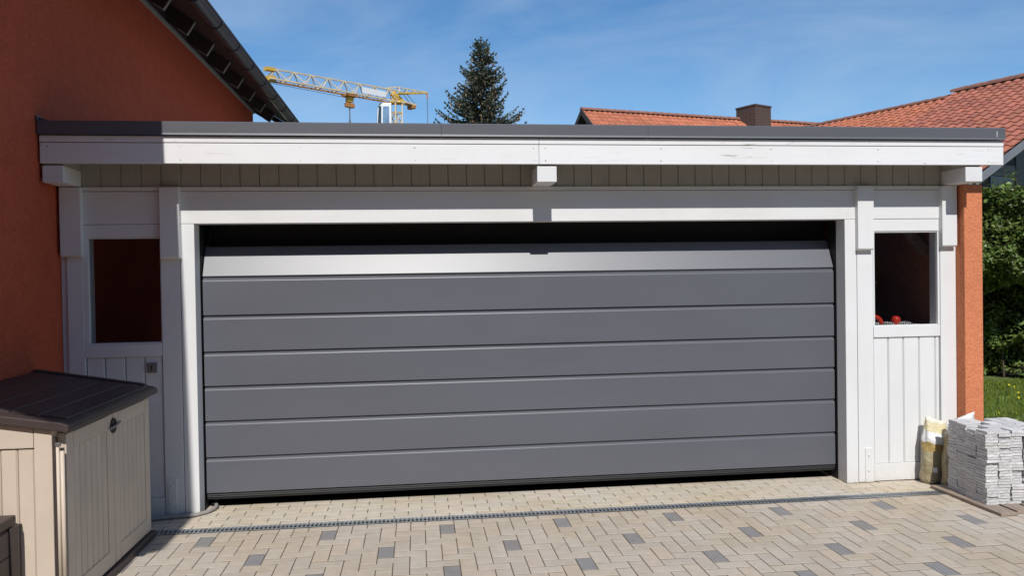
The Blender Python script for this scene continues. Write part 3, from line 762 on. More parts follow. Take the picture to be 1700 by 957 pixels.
# ------------------------------------------------------------------ sacks
def bag_mat(name, stops):
    m, nt, bs = nt_new(name)
    t = nt.nodes.new('ShaderNodeTexCoord'); sx = nt.nodes.new('ShaderNodeSeparateXYZ'); nt.links.new(t.outputs['Object'], sx.inputs[0])
    nz = noise_node(nt, t.outputs['Object'], 7, 3, 0.55)
    m0 = nt.nodes.new('ShaderNodeMath'); m0.operation = 'MULTIPLY_ADD'; m0.inputs[1].default_value = 0.22; nt.links.new(sx.outputs['X'], m0.inputs[0]); nt.links.new(sx.outputs['Z'], m0.inputs[2])
    ma = nt.nodes.new('ShaderNodeMath'); ma.operation = 'MULTIPLY_ADD'; ma.inputs[1].default_value = 0.085; nt.links.new(nz, ma.inputs[0]); nt.links.new(m0.outputs[0], ma.inputs[2])
    mu = nt.nodes.new('ShaderNodeMath'); mu.operation = 'MULTIPLY'; mu.inputs[1].default_value = 1.8; nt.links.new(ma.outputs[0], mu.inputs[0])
    c = ramp(nt, mu.outputs[0], stops)
    c = mixc(nt, 1.0, c, ramp(nt, noise_node(nt, t.outputs['Object'], 30, 4, 0.7), [(0.3, (0.86, 0.86, 0.84)), (0.7, (1.04, 1.04, 1.04))]), 'MULTIPLY')
    nt.links.new(c, bs.inputs['Base Color']); bs.inputs['Roughness'].default_value = 0.42
    bump(nt, bs, noise_node(nt, t.outputs['Object'], 16, 5, 0.6, None, 1.8), 0.7, 0.02)
    return m
kh_, yl_, ms_, wt_ = (0.36, 0.305, 0.185), (0.70, 0.62, 0.38), (0.41, 0.285, 0.10), (0.80, 0.80, 0.79)
M_BAG1 = bag_mat('printed_sack_plastic', [(0.0, kh_), (0.52, kh_), (0.53, ms_), (0.645, ms_), (0.655, wt_), (0.80, wt_), (0.81, yl_), (0.93, yl_), (0.97, (0.82, 0.80, 0.68))])
M_BAG2 = bag_mat('plain_sack_plastic', [(0.0, (0.40, 0.32, 0.20)), (0.74, (0.42, 0.34, 0.20)), (0.79, (0.80, 0.77, 0.70)), (1.0, (0.86, 0.84, 0.80))])
def sack(name, cx, cy, w, d, h, lean, rot, m, top_pinch, seed, tilt=-0.6):
    NR, SEG = 30, 40; vs = []; fs = []
    for i in range(NR + 1):
        t = i / NR; z = h * t
        prof = 1.0 if t > 0.06 else (0.80 + 0.20 * math.sqrt(t / 0.06))
        bulge = 1 + 0.10 * math.sin(math.pi * min(1, t * 1.25)) ** 2
        pw = w / 2 * prof * bulge; pd = d / 2 * prof * bulge
        if t > 0.72:
            q = (t - 0.72) / 0.28; pd *= 1 - top_pinch * q ** 0.8; pw *= 1 - 0.10 * q
        for k in range(SEG):
            a = 2 * math.pi * k / SEG; ca, sa = math.cos(a), math.sin(a)
            n_ = 2.8; r = (abs(ca) ** n_ + abs(sa) ** n_) ** (-1 / n_)
            f = 1 + 0.13 * noise.noise((ca * 1.6 + seed, sa * 1.6, t * 4)) + 0.07 * noise.noise((ca * 4 + seed, sa * 4, t * 11)) + (0.10 * noise.noise((ca * 6 + seed, sa * 6, t * 5)) if t > 0.6 else 0)
            x, y = pw * r * ca * f, pd * r * sa * f
            zz = z + (0.05 * (0.6 * noise.noise((ca * 1.3 + seed, 3.1, 0)) + tilt * ca) * max(0, (t - 0.75) / 0.25))
            vs.append((x + lean[0] * t * h, y + lean[1] * t * h, zz))
    for i in range(NR):
        for k in range(SEG): fs.append((i * SEG + k, i * SEG + (k + 1) % SEG, (i + 1) * SEG + (k + 1) % SEG, (i + 1) * SEG + k))
    fs.append(tuple(range(SEG))[::-1]); fs.append(tuple(NR * SEG + k for k in range(SEG)))
    o = MB().add(vs, fs).build(name, m, None, smooth=True)
    o.location = (cx, cy, 0.002); o.rotation_euler = (0, 0, rot)
    return o
b1 = sack('sack', 3.19, -0.088, 0.215, 0.125, 0.505, (0.07, 0.02), 0.12, M_BAG1, 0.72, 1.7)
tag(b1, 'standing yellow and white printed sack leaning against the white garage wall', 'sack')
MB().box(-0.016, 0.016, -0.003, 0.0, 0, 0.038).build('sack_label', M_CWHITE, None, 0)
lb = bpy.data.objects['sack_label']; lb.parent = b1; lb.location = (-0.055, -0.074, 0.10); lb.rotation_euler = (-0.05, 0.08, -0.15)
b2 = sack('sack', 3.285, -0.222, 0.225, 0.115, 0.535, (0.12, 0.05), -0.05, M_BAG2, 0.80, 8.3, 0.7)
tag(b2, 'plain tan sack with a loose white top wedged behind the stone stack', 'sack')

# ------------------------------------------------------------------ vegetation
def leaves(name, items, m, parent=None, kind=None):
    """items: (centre, direction, side, length, width, tint) -> folded diamond leaves in one mesh"""
    vs = []; fs = []; ts = []
    for c, d, s_, L, Wd, t in items:
        b = len(vs); d = d.normalized(); s_ = (s_ - d * s_.dot(d)).normalized(); n = d.cross(s_)
        vs += [c - d * L / 2, c + s_ * Wd / 2 + n * Wd * 0.15, c + d * L / 2, c - s_ * Wd / 2 + n * Wd * 0.15]
        fs += [(b, b + 1, b + 2), (b, b + 2, b + 3)]; ts += [t, t]
    me = bpy.data.meshes.new(name); me.from_pydata([tuple(v) for v in vs], [], fs); me.update(); tint_layer(me, ts)
    o = new_obj(name, me, m, parent)
    if kind: o['kind'] = kind
    return o
def rv(): return Vector((U(-1, 1), U(-1, 1), U(-1, 1)))

# spruce
random.seed(5)
TX, TY, TZ = 1.66, 24.0, 10.76
sp = thing('spruce_tree', 'dark green spruce with brown cones standing behind the garage roof', 'tree', (TX, TY, 0))
MB().tube([(TX, TY, -0.1), (TX + 0.02, TY, 3), (TX, TY, 7), (TX, TY, 9.5), (TX, TY, TZ)], [0.20, 0.16, 0.09, 0.035, 0.008], 8).build('trunk', M_BARK, sp)
needles = []; cones = []; limbs = MB()
z = 2.2
while z < TZ - 0.05:
    h = TZ - z
    base = 0.13 + 0.47 * h ** 0.98 if h < 4 else 1.85 + 0.16 * (h - 4)
    nb = 5 if h < 0.7 else 8
    for q in range(nb):
        if rnd() < 0.10 and h > 0.8: continue
        az = 2 * math.pi * (q + rnd()) / nb
        L = base * (U(0.42, 1.0) if rnd() < 0.45 else U(0.85, 1.24))
        if h > 2.2 and rnd() < 0.12: L *= 1.18
        out = Vector((math.cos(az), math.sin(az), 0)); side = Vector((-out.y, out.x, 0))
        n = max(3, int(L / 0.105)); p0 = Vector((TX, TY, z)); last = None
        rise = U(0.28, 0.55) if h < 1.0 else U(-0.10, 0.12)
        path = []
        for i in range(n + 1):
            t = i / n
            p = p0 + out * (L * t) + Vector((0, 0, L * (rise * t - 0.28 * t * (1 - t) * 2 + 0.16 * t ** 3))) + side * (0.05 * math.sin(t * 5 + q))
            path.append(p)
        if L > 0.35: limbs.tube([path[0], path[len(path) // 2], path[-1]], [0.018, 0.012, 0.004], 4, False)
        for i, p in enumerate(path[1:], 1):
            t = i / n; k = 0.62 + 0.55 * t
            d0 = (path[i] - path[i - 1]).normalized()
            wdt = (0.34 * (1 - t) + 0.13) * min(1, L / 0.8 + 0.25)
            for sd_ in (-1, 1, 0):
                dv = (d0 * U(0.5, 1.0) + side * sd_ * U(0.5, 1.0) + Vector((0, 0, U(-0.42, 0.18)))).normalized()
                if sd_ == 0: dv = (d0 + Vector((0, 0, U(0.0, 0.5)))).normalized()
                ln = wdt * U(0.7, 1.25)
                for r in range(4):
                    c_ = p + dv * ln * U(0.2, 0.7) + rv() * 0.022
                    tn = k * U(0.55, 1.55); warm = U(0.0, 0.22)
                    needles.append((c_, dv + rv() * 0.25, rv(), ln * U(0.5, 0.95), U(0.030, 0.058), (tn * (0.95 + warm), tn, tn * (1.0 - warm * 0.6))))
            if t > 0.35 and 0.7 < h < 4.4 and rnd() < 0.62:
                cones.append((p + Vector((U(-0.08, 0.08), U(-0.08, 0.08), -0.09)), Vector((U(-0.1, 0.1), U(-0.1, 0.1), -1)), rv(), U(0.10, 0.16), U(0.035, 0.05), (U(0.7, 1.35),) * 3))
    z += 0.115 if h < 1.2 else (0.17 if h < 4.5 else 0.33)
for k in range(14):   # bare leader shoots
    a = U(0, 6.28); zz = U(8.6, TZ - 0.2); r0 = (TZ - zz) * 0.32
    p = Vector((TX + r0 * math.cos(a), TY + r0 * math.sin(a), zz)); limbs.tube([p, p + Vector((math.cos(a) * 0.17, math.sin(a) * 0.17, 0.22))], [0.010, 0.005], 4)
o = limbs.build('limbs', M_BARK, sp); o['kind'] = 'stuff'
leaves('crown', needles, M_NEEDLE, sp)
M_CONE2 = leaf_mat('spruce_cone_scales', (0.30, 0.19, 0.12), trans=0.0)
co = leaves('cones', cones + [(c, d, d.cross(s_), l, w_, t) for c, d, s_, l, w_, t in cones], M_CONE2, sp); co['kind'] = 'stuff'

# hedge right of the garage
random.seed(11)
he = thing('hedge', 'tall leafy green hedge beside the lawn behind the orange pillar', 'hedge', (8.1, 4.8, 0))
HX0, HX1, HYF, HYB, HZ = 5.5, 10.6, 4.15, 6.3, 2.86
lv_ = []
def hedge_front(x, z):
    b = 0.34 * noise.noise((x * 1.1, z * 1.1, 2.0)) + 0.26 * noise.noise((x * 3.1, z * 3.1, 5.0))
    q = min(1, max(0, (1.75 - z) / 0.55)); low = 1.05 * q * q * (3 - 2 * q)
    hollow = 0.55 * max(0, noise.noise((x * 1.25 + 3.3, z * 1.5, 9.0)) - 0.02) * (1.6 if z < 1.7 else 0.35)
    return HYF + b + low + hollow
for k in range(30000):
    x, z = U(HX0, HX1), U(0.06, HZ) if rnd() < 0.86 else U(1.6, HZ)
    top = HZ + 0.18 * noise.noise((x * 1.3, 0, 0)) + 0.08 * noise.noise((x * 4, 0, 0))
    if z > top: continue
    if z < 1.5 and rnd() < 0.15: continue
    y = hedge_front(x, z) + abs(random.gauss(0, 0.10))
    tt_ = U(0.45, 1.35); w_ = U(0, 0.3)
    lv_.append((Vector((x, y, z)), Vector((U(-1, 1), U(-0.7, 0.2), U(-0.9, 0.5))), rv(), U(0.05, 0.095), U(0.034, 0.056), (tt_ * (0.9 + w_), tt_, tt_ * 0.9)))
for k in range(12000):
    x, y = U(HX0, HX1), U(HYF, HYB)
    z = HZ + 0.18 * noise.noise((x * 1.3, 0, 0)) + 0.08 * noise.noise((x * 4, 0, 0)) + 0.06 * noise.noise((x * 3, y * 3, 4)) - abs(random.gauss(0, 0.06))
    tt_ = U(0.7, 1.45); lv_.append((Vector((x, y, z)), Vector((U(-1, 1), U(-1, 1), U(-0.3, 0.4))), rv(), U(0.065, 0.115), U(0.042, 0.068), (tt_, tt_, tt_ * 0.85)))
stems = MB()
for k in range(26):      # shoots sticking out of the top
    x, y = U(HX0, HX1) if k > 5 else U(6.9, 7.6), U(HYF + 0.05, HYF + 0.6); z0 = HZ - 0.1; hh = U(0.18, 0.50)
    tip = Vector((x + U(-0.08, 0.08), y, z0 + hh)); stems.tube([(x, y, z0), tip], [0.006, 0.003], 5)
    for q in range(int(hh / 0.035)):
        t = q * 0.035 / hh; a = q * 2.4; tt_ = U(0.9, 1.6); d = Vector((math.cos(a), math.sin(a), U(-0.1, 0.5)))
        lv_.append((Vector((x, y, z0)).lerp(tip, t) + d * 0.05, d, Vector((0, 0, 1)).cross(d), U(0.08, 0.14), U(0.03, 0.05), (tt_, tt_, tt_ * 0.8)))
for k in range(40):
    x = HX0 + (HX1 - HX0) * (k + rnd()) / 40; y = U(HYF + 1.35, HYF + 1.7)
    stems.tube([(x, y, 0), (x + U(-0.15, 0.15), y, 1.1), (x + U(-0.3, 0.3), y - 0.1, 2.3)], [0.016, 0.012, 0.005], 5)
o = stems.build('stems', M_BARK, he); o['kind'] = 'stuff'
leaves('foliage', lv_, M_LEAF, he)
core_ = MB(); NXH, NZH = 60, 30; vs_ = []; fs_ = []
for j in range(NZH + 1):
    for i in range(NXH + 1):
        x = HX0 + 0.1 + (HX1 - HX0 - 0.2) * i / NXH; z = 0.02 + (HZ - 0.20) * j / NZH
        vs_.append((x, hedge_front(x, z) + 0.42, z))
for j in range(NZH):
    for i in range(NXH): a = j * (NXH + 1) + i; fs_.append((a, a + 1, a + NXH + 2, a + NXH + 1))
b0 = len(vs_)
vs_ += [(HX0 + 0.1, HYB - 0.1, 0.02), (HX1 - 0.1, HYB - 0.1, 0.02), (HX1 - 0.1, HYB - 0.1, HZ - 0.18), (HX0 + 0.1, HYB - 0.1, HZ - 0.18)]
fs_.append((b0, b0 + 3, b0 + 2, b0 + 1)); fs_.append((NZH * (NXH + 1), NZH * (NXH + 1) + NXH, b0 + 2, b0 + 3))
fs_.append((0, NZH * (NXH + 1), b0 + 3, b0)); fs_.append((NXH, b0 + 1, b0 + 2, NZH * (NXH + 1) + NXH))
core_.add(vs_, fs_)
M_CORE = mat('hedge_core_shade', (0.014, 0.018, 0.008), 0.95, 0.4, 14, None, 0.5, 40, rand=False)  # near-black core paints the shade deep inside the hedge
core_.build('dark_core', M_CORE, he)

# grass
random.seed(3)
gl = []
for k in range(26000):
    x, y = U(3.75, 9.5), U(0.1, 5.1)
    if x < 5.2 and rnd() < 0.6: continue
    tt_ = U(0.6, 1.5); w_ = U(0, 0.35); L = U(0.05, 0.11)
    gl.append((Vector((x, y, L * 0.36 - 0.02)), Vector((U(-0.5, 0.5), U(-0.5, 0.5), 1)), rv(), L, U(0.006, 0.012), (tt_ * (0.9 + w_), tt_, tt_ * 0.7)))
for k in range(130):     # dandelion-yellow blossoms
    x, y = U(5.0, 8.5), U(1.2, 4.2); gl.append((Vector((x, y, 0.08)), rv(), rv(), 0.03, 0.03, (5.5, 3.6, 0.6)))
o = leaves('grass', gl, M_GRASS, None, 'stuff'); tag(o, 'unmown sunlit grass of the lawn right of the garage', 'grass')

# ------------------------------------------------------------------ tiled roofs
def tile_mesh(w, l, amp, mt, tint):
    """pantile: one wave across, a thick lower lip"""
    prof = [(0, 0.25), (0.14, 0.85), (0.28, 1.0), (0.42, 0.75), (0.58, 0.2), (0.75, 0.0), (0.9, 0.05), (1.0, 0.25)]
    vs = []; fs = []; n = len(prof)
    for yy, zo in ((0, 0.022), (l * 1.06, 0.0)):
        for u, a in prof: vs.append((u * w, yy, a * amp + zo))
    for u, a in prof: vs.append((u * w, 0.002, a * amp - 0.004))
    for i in range(n - 1): fs += [(i, i + 1, n + i + 1, n + i), (2 * n + i, 2 * n + i + 1, i + 1, i)]
    return vs, fs
def tiled_plane(parent, origin, along, upslope, ncol, nrow, w, l, amp, m, keep, max_parts=300, trim=None):
    """pantiles laid in courses over one roof plane; those that show largest are parts of their own"""
    along = along.normalized(); upslope = upslope.normalized(); nrm = along.cross(upslope).normalized()
    R = Matrix((along, upslope, nrm)).transposed().to_4x4()
    vs_, fs_ = tile_mesh(w, l, amp, m, None)
    var = []
    for k in range(6):
        me = MB().add(vs_, fs_).mesh('roof_tile'); t = U(0.80, 1.15); tint_layer(me, [(t, t * U(0.93, 1.03), t * U(0.92, 1.05))] * len(me.polygons)); me.materials.append(m); var.append(me)
    allp = []
    for r in range(nrow):
        for c in range(ncol):
            p = origin + along * (c * w) + upslope * (r * l) + nrm * 0.0
            if trim and not trim(p): continue
            q = visible_px(p + along * w / 2 + upslope * l / 2)
            vis = q is not None and keep(q[0], q[1])
            allp.append((0 if vis else 1, q[2] if q else 999, p))
    allp.sort(key=lambda a: (a[0], a[1]))
    b = MB(); ts = []; cnt = 0
    for nv, _, p in allp:
        M4 = Matrix.Translation(p) @ R @ Matrix.Rotation(U(-0.012, 0.012), 4, 'Z')
        if nv == 0 and cnt < max_parts:
            o = bpy.data.objects.new('roof_tile', random.choice(var)); COL.objects.link(o); o.parent = parent
            o.matrix_parent_inverse = Matrix.Translation(-root_loc(parent)); o.matrix_basis = M4; cnt += 1
        else:
            t = U(0.80, 1.15); b.add([M4 @ Vector(v) for v in vs_], fs_); ts += [(t, t * U(0.93, 1.03), t * U(0.92, 1.05))] * len(fs_)
    if b.v:
        me = b.mesh('tile_field'); tint_layer(me, ts); o = new_obj('tile_field', me, m, parent); o['kind'] = 'stuff'

# near neighbour on the right: gable towards us, ridge running away to the left
random.seed(31)
E0 = Vector((9.790, 8.086, 3.506))           # eaves corner
DR = Vector((-0.384, 0.9233, 0)).normalized(); DW = Vector((DR.y, -DR.x, 0)); PT = 0.4915; HW = 6.59; UST = 4.3
n3 = thing('neighbour_house', 'grey rendered neighbour house under a large red tiled gable roof at the right', 'house', (E0.x, E0.y, 0))
def q3(w, u, z): return E0 + DW * w + DR * u + Vector((0, 0, z))
ULEN = 11.2
def poly(pts, fs, name, m, parent, bev=0): return MB().add(pts, fs).build(name, m, parent, bev)
zf = -E0.z
wl = MB()
a, b_ = 0.45, 2 * HW - 0.45; u0, u1 = 1.45, ULEN - 0.3
pts = [q3(a, u0, zf), q3(b_, u0, zf), q3(b_, u0, -0.0), q3(HW, u0, PT * HW - 0.22), q3(a, u0, 0.0)]
pts2 = [p + DR * (u1 - u0) for p in pts]
wl.add(pts + pts2, [(0, 1, 2, 3, 4), (9, 8, 7, 6, 5), (0, 5, 6, 1), (1, 6, 7, 2), (4, 9, 5, 0)])
wl.build('wall', M_GREYR, n3)
slope = (DW + Vector((0, 0, PT))).normalized()
slab = MB()
for (ua, ub, dz) in ((0.0, UST, 0.0), (UST, ULEN, -0.11)):
    L = [q3(0, ua, dz - 0.06), q3(HW, ua, PT * HW + dz - 0.06), q3(2 * HW, ua, dz - 0.06)]
    Lb = [p + Vector((0, 0, -0.10)) for p in L]; s_ = DR * (ub - ua)
    V_ = L + Lb + [p + s_ for p in L] + [p + s_ for p in Lb]
    slab.add(V_, [(0, 1, 7, 6), (1, 2, 8, 7), (3, 9, 10, 4), (4, 10, 11, 5), (0, 3, 4, 1), (1, 4, 5, 2), (6, 7, 10, 9), (7, 8, 11, 10), (0, 6, 9, 3), (2, 5, 11, 8)])
slab.build('roof_boarding', M_DECKB, n3)
def keep3(x, y): return (1330 < x < 1712 and 110 < y < 216) or (1664 < x < 1712 and 110 < y < 300)
sl = HW / math.cos(math.atan(PT)); nrow = int(sl / 0.345) + 1
tl_ = (sl) / nrow
NA_, NB_ = 18, 29
tiled_plane(n3, q3(0, UST, -0.035), -DR, slope, NA_, nrow, UST / NA_, tl_, 0.040, M_TILE_A, keep3, 175)
tiled_plane(n3, q3(0, ULEN, -0.145), -DR, slope, NB_, nrow, (ULEN - UST) / NB_, tl_, 0.040, M_TILE_B, keep3, 120)
slope2 = (-DW + Vector((0, 0, PT))).normalized()
tiled_plane(n3, q3(2 * HW, 0, -0.035), DR, slope2, NA_, nrow, UST / NA_, tl_, 0.040, M_TILE_A, lambda x, y: False)
tiled_plane(n3, q3(2 * HW, UST, -0.145), DR, slope2, NB_, nrow, (ULEN - UST) / NB_, tl_, 0.040, M_TILE_B, lambda x, y: False)
def ridge_tiles(parent, a, b, r, n, m):
    for k in range(n):
        p, q = a.lerp(b, k / n), a.lerp(b, (k + 1.12) / n); d = (q - p).normalized(); sd_ = d.cross(Vector((0, 0, 1))).normalized()
        vs = []; fs = []; NS_ = 8
        for P, rr in ((p, r * 1.08), (q, r * 0.96)):
            for i in range(NS_ + 1):
                t = math.pi * i / NS_; vs.append(P + sd_ * rr * math.cos(t) + Vector((0, 0, rr * math.sin(t) - 0.02)))
        for i in range(NS_): fs.append((i, i + 1, NS_ + 2 + i, NS_ + 1 + i))
        fs.append(tuple(range(NS_ + 1)))
        MB().add(vs, fs).build('ridge_tile', m, parent)
ridge_tiles(n3, q3(HW, -0.02, PT * HW + 0.0), q3(HW, UST + 0.03, PT * HW + 0.0), 0.115, 11, M_RIDGE)
ridge_tiles(n3, q3(HW, UST + 0.03, PT * HW - 0.11), q3(HW, ULEN, PT * HW - 0.11), 0.085, 18, M_RIDGE)
# verge flashing and eaves gutter
for sgn in (0, 1):
    A_ = q3(0 if not sgn else 2 * HW, -0.03, -0.12); B_ = q3(HW, -0.03, PT * HW - 0.12)
    MB().bar(A_, B_, 0.05, 0.15).build('verge_board', mat('grey_verge_metal' + str(sgn), (0.17, 0.175, 0.19), 0.45, 0.1, 3), n3, 0.01)
MB().tube([q3(-0.06, 0, -0.12), q3(-0.06, ULEN, -0.12)], 0.07, 10).build('gutter', M_STEEL, n3)
# dark timber bay with roller shutter in the gable wall
def gbox(name, w0, w1, z0, z1, d0, d1, m, bev=0.0):
    pts = []
    for u in (u0 - d1, u0 - d0):
        pts += [q3(w0, u, z0 + zf), q3(w1, u, z0 + zf), q3(w1, u, z1 + zf), q3(w0, u, z1 + zf)]
    return MB().add(pts, [(0, 1, 2, 3), (7, 6, 5, 4), (0, 4, 5, 1), (1, 5, 6, 2), (2, 6, 7, 3), (3, 7, 4, 0)]).build(name, m, n3, bev)
for k in range(30):
    za = 2.2 + 0.105 * k; zb_ = za + 0.099; ws = max(0.455, (zb_ - E0.z + 0.24) / PT)
    if ws < 4.1: gbox('timber_board', ws, 4.16, za, zb_, 0.0, 0.03, M_DECKB)
gbox('timber_panel', 0.455, 4.16, 0.6, 2.19, 0.0, 0.02, M_DECKB)
wnd = gbox('window', 3.12, 4.08, 2.5, 3.86, 0.031, 0.05, M_DGLASS); wnd['label'] = 'dark window under a lowered shutter box'
for k in range(4): gbox('shutter_slat', 2.98, 4.12, 3.87 + 0.066 * k, 3.932 + 0.066 * k, 0.031, 0.07 - 0.010 * (k % 2), M_SHUT)
gbox('corner_pilaster', 4.18, 6.2, 0.0, 5.05, 0.0, 0.05, M_GREYR)

# farther neighbour: orange roof with chimney
random.seed(41)
def far(px, dist, zrel): return CAM_LOC + Vector(((px - 692.7) / 1301.6 * dist, dist, zrel))
D1 = 40.0
RA = Vector((7.70, 34.0, 10.30)); RB = Vector((23.2, 37.56, 10.30))
n2 = thing('neighbour_house', 'distant house with orange tiled roof and brick chimney behind the garage', 'house', ((RA.x + RB.x) / 2, (RA.y + RB.y) / 2, 0))
d2 = (RB - RA); L2 = d2.length; d2.normalize(); w2 = Vector((d2.y, -d2.x, 0)); P2 = 0.80; H2 = 5.0      # w2 points to us
def q2(w, u, z): return Vector((RA.x, RA.y, 0)) + d2 * u + w2 * w + Vector((0, 0, z))
ze = RA.z - P2 * H2
MB().add([q2(-H2 + .5, .4, 0), q2(H2 - .5, .4, 0), q2(H2 - .5, .4, ze + .3), q2(0, .4, RA.z - .25), q2(-H2 + .5, .4, ze + .3),
          q2(-H2 + .5, L2 - .4, 0), q2(H2 - .5, L2 - .4, 0), q2(H2 - .5, L2 - .4, ze + .3), q2(0, L2 - .4, RA.z - .25), q2(-H2 + .5, L2 - .4, ze + .3)],
         [(0, 1, 2, 3, 4), (9, 8, 7, 6, 5), (0, 5, 6, 1), (1, 6, 7, 2), (4, 9, 5, 0)]).build('wall', M_GREYR, n2)
rb = MB()
for sg in (-1, 1):
    A_ = [q2(0, 0, RA.z - .03), q2(0, L2, RA.z - .03), q2(sg * H2, L2, ze - .03), q2(sg * H2, 0, ze - .03)]
    B_ = [p - Vector((0, 0, 0.16)) for p in A_]
    rb.add(A_ + B_, [(0, 1, 2, 3), (4, 7, 6, 5), (0, 3, 7, 4), (1, 5, 6, 2), (2, 6, 7, 3)])
rb.build('roof_boarding', M_DECKB, n2)
sl2 = H2 * math.sqrt(1 + P2 * P2); nr2 = int(sl2 / 0.36); nc2 = int(L2 / 0.30)
tiled_plane(n2, q2(H2, 0, ze), d2, (-w2 + Vector((0, 0, P2))), nc2, nr2, L2 / nc2, sl2 / nr2, 0.05, M_TILE_B, lambda x, y: False)
tiled_plane(n2, q2(-H2, L2, ze), -d2, (w2 + Vector((0, 0, P2))), nc2, nr2, L2 / nc2, sl2 / nr2, 0.05, M_TILE_B, lambda x, y: False)
ridge_tiles(n2, q2(0, -0.05, RA.z + 0.04), q2(0, L2 + 0.05, RA.z + 0.04), 0.14, 34, M_RIDGE)
for sg in (-1, 1):
    MB().bar(q2(sg * H2, -0.03, ze - 0.08), q2(0, -0.03, RA.z - 0.08), 0.06, 0.24).build('verge_board', M_DECKB, n2)
uc = 10.35
chm = MB()
cpx = visible_px(q2(0.7, uc, RA.z))
chb = [q2(1.35, uc - 0.55, RA.z - 1.9), q2(1.35, uc + 0.60, RA.z - 1.9), q2(0.25, uc + 0.60, RA.z - 1.9), q2(0.25, uc - 0.55, RA.z - 1.9)]
# turned a little so that two faces show
cc = q2(0.35, uc, 0); chim = []
for k in range(4):
    a = math.radians(-109 + 90 * k); chim.append(Vector((cc.x + 0.93 * math.cos(a), cc.y + 0.93 * math.sin(a), 0)))
zt = RA.z + 0.60
V_ = [p + Vector((0, 0, RA.z - 2.0)) for p in chim] + [p + Vector((0, 0, zt)) for p in chim]
ch_ = MB().add(V_, [(0, 3, 2, 1), (4, 5, 6, 7), (0, 1, 5, 4), (1, 2, 6, 5), (2, 3, 7, 6), (3, 0, 4, 7)]).build('chimney', M_BRICK, n2)
V_ = [cc + (p - cc) * 1.05 for p in chim]
V_ = [Vector((p.x, p.y, zt + 0.002)) for p in V_] + [Vector((p.x, p.y, zt + 0.09)) for p in V_]
MB().add(V_, [(0, 3, 2, 1), (4, 5, 6, 7), (0, 1, 5, 4), (1, 2, 6, 5), (2, 3, 7, 6), (3, 0, 4, 7)]).build('chimney_cap', M_BRICK, ch_)

# ------------------------------------------------------------------ tower crane
TB = Vector((-2.53, 64.0, 0))
LE = Vector((-11.85, 54.68, 0))
cr_ = thing('tower_crane', 'yellow lattice tower crane with white cab far behind the garage', 'crane', (TB.x, TB.y, 0))
jd = (LE - TB).normalized(); jn = Vector((-jd.y, jd.x, 0)); JL = (LE - TB).length
CZ = CAM_LOC.z
zt0, zt1, zb0, zb1 = CZ + 16.65, CZ + 15.98, CZ + 15.58, CZ + 15.16      # top and bottom chord, at tower and tip
def J(t, top, side=0): return TB + jd * (JL * t) + Vector((0, 0, (zt0 + (zt1 - zt0) * t) if top else (zb0 + (zb1 - zb0) * t))) + jn * (0.42 * side)
MB().bar(J(-0.05, 1), J(1, 1), 0.11).build('top_chord', M_CREAM, cr_)
for s_ in (-1, 1): MB().bar(J(-0.05, 0, s_), J(1, 0, s_), 0.12).build('bottom_chord', M_CREAM if s_ > 0 else M_RUST, cr_)
NB = 8
for k in range(NB):
    a, b_, c_ = k / NB, (k + 0.5) / NB, (k + 1) / NB
    for s_ in (-1, 1):
        MB().bar(J(a, 0, s_), J(b_, 1), 0.065).build('jib_brace', M_CREAM, cr_); MB().bar(J(b_, 1), J(c_, 0, s_), 0.065).build('jib_brace', M_CREAM, cr_)
    MB().bar(J(a, 0, -1), J(a, 0, 1), 0.06).build('jib_cross_tie', M_CREAM, cr_)
MB().bar(J(0.955, 0) + Vector((0, 0, 0.05)), J(1.0, 0) + Vector((0, 0, 0.05)), 0.8, 0.35).build('jib_head', M_YEL, cr_)
MB().bar(J(0.95, 1) + Vector((0, 0, -0.06)), J(1.005, 1) + Vector((0, 0, -0.06)), 0.5, 0.25).build('jib_head', M_YEL, cr_)
MB().add([J(0.12, 0, 1.06) + Vector((0, 0, 0.16)), J(0.32, 0, 1.06) + Vector((0, 0, 0.16)), J(0.32, 0, 1.06) + Vector((0, 0, 0.66)), J(0.12, 0, 1.06) + Vector((0, 0, 0.66))] +
         [p + jn * 0.03 for p in [J(0.12, 0, 1.06) + Vector((0, 0, 0.16)), J(0.32, 0, 1.06) + Vector((0, 0, 0.16)), J(0.32, 0, 1.06) + Vector((0, 0, 0.66)), J(0.12, 0, 1.06) + Vector((0, 0, 0.66))]],
         [(0, 1, 2, 3), (7, 6, 5, 4), (0, 4, 5, 1), (1, 5, 6, 2), (2, 6, 7, 3), (3, 7, 4, 0)]).build('jib_board', M_CWHITE, cr_)
# rear jib: tapering truss up to a pointed tip
tip = TB - jd * 4.0 + Vector((0, 0, CZ + 17.15)); root_t = J(0.0, 1); 
for s_ in (-1, 1):
    rt = TB + jn * 0.45 * s_ + Vector((0, 0, CZ + 16.35)); MB().bar(rt, tip - Vector((0, 0, 0.05)), 0.13).build('rear_chord', M_YEL, cr_)
    for k in range(4):
        p, q = rt.lerp(tip, k / 4), (root_t + Vector((0, 0, 0.35))).lerp(tip, (k + 0.5) / 4)
        MB().bar(p, q, 0.06).build('rear_brace', M_CREAM, cr_)
MB().bar(J(0.1, 1), root_t - jd * 0.3 + Vector((0, 0, 0.35)), 0.1).build('rear_top_chord', M_CREAM, cr_)
MB().bar(root_t - jd * 0.3 + Vector((0, 0, 0.32)), tip, 0.09).build('rear_top_chord', M_CREAM, cr_)
MB().bar(tip + Vector((0, 0, 0.05)), tip - Vector((0, 0, 0.5)), 0.14).build('tip_pulley', M_RUST, cr_)
MB().tube([tip - Vector((0, 0, 0.4)), Vector((tip.x, tip.y, 2.0))], 0.035, 5).build('tie_cable', M_CABLE, cr_)
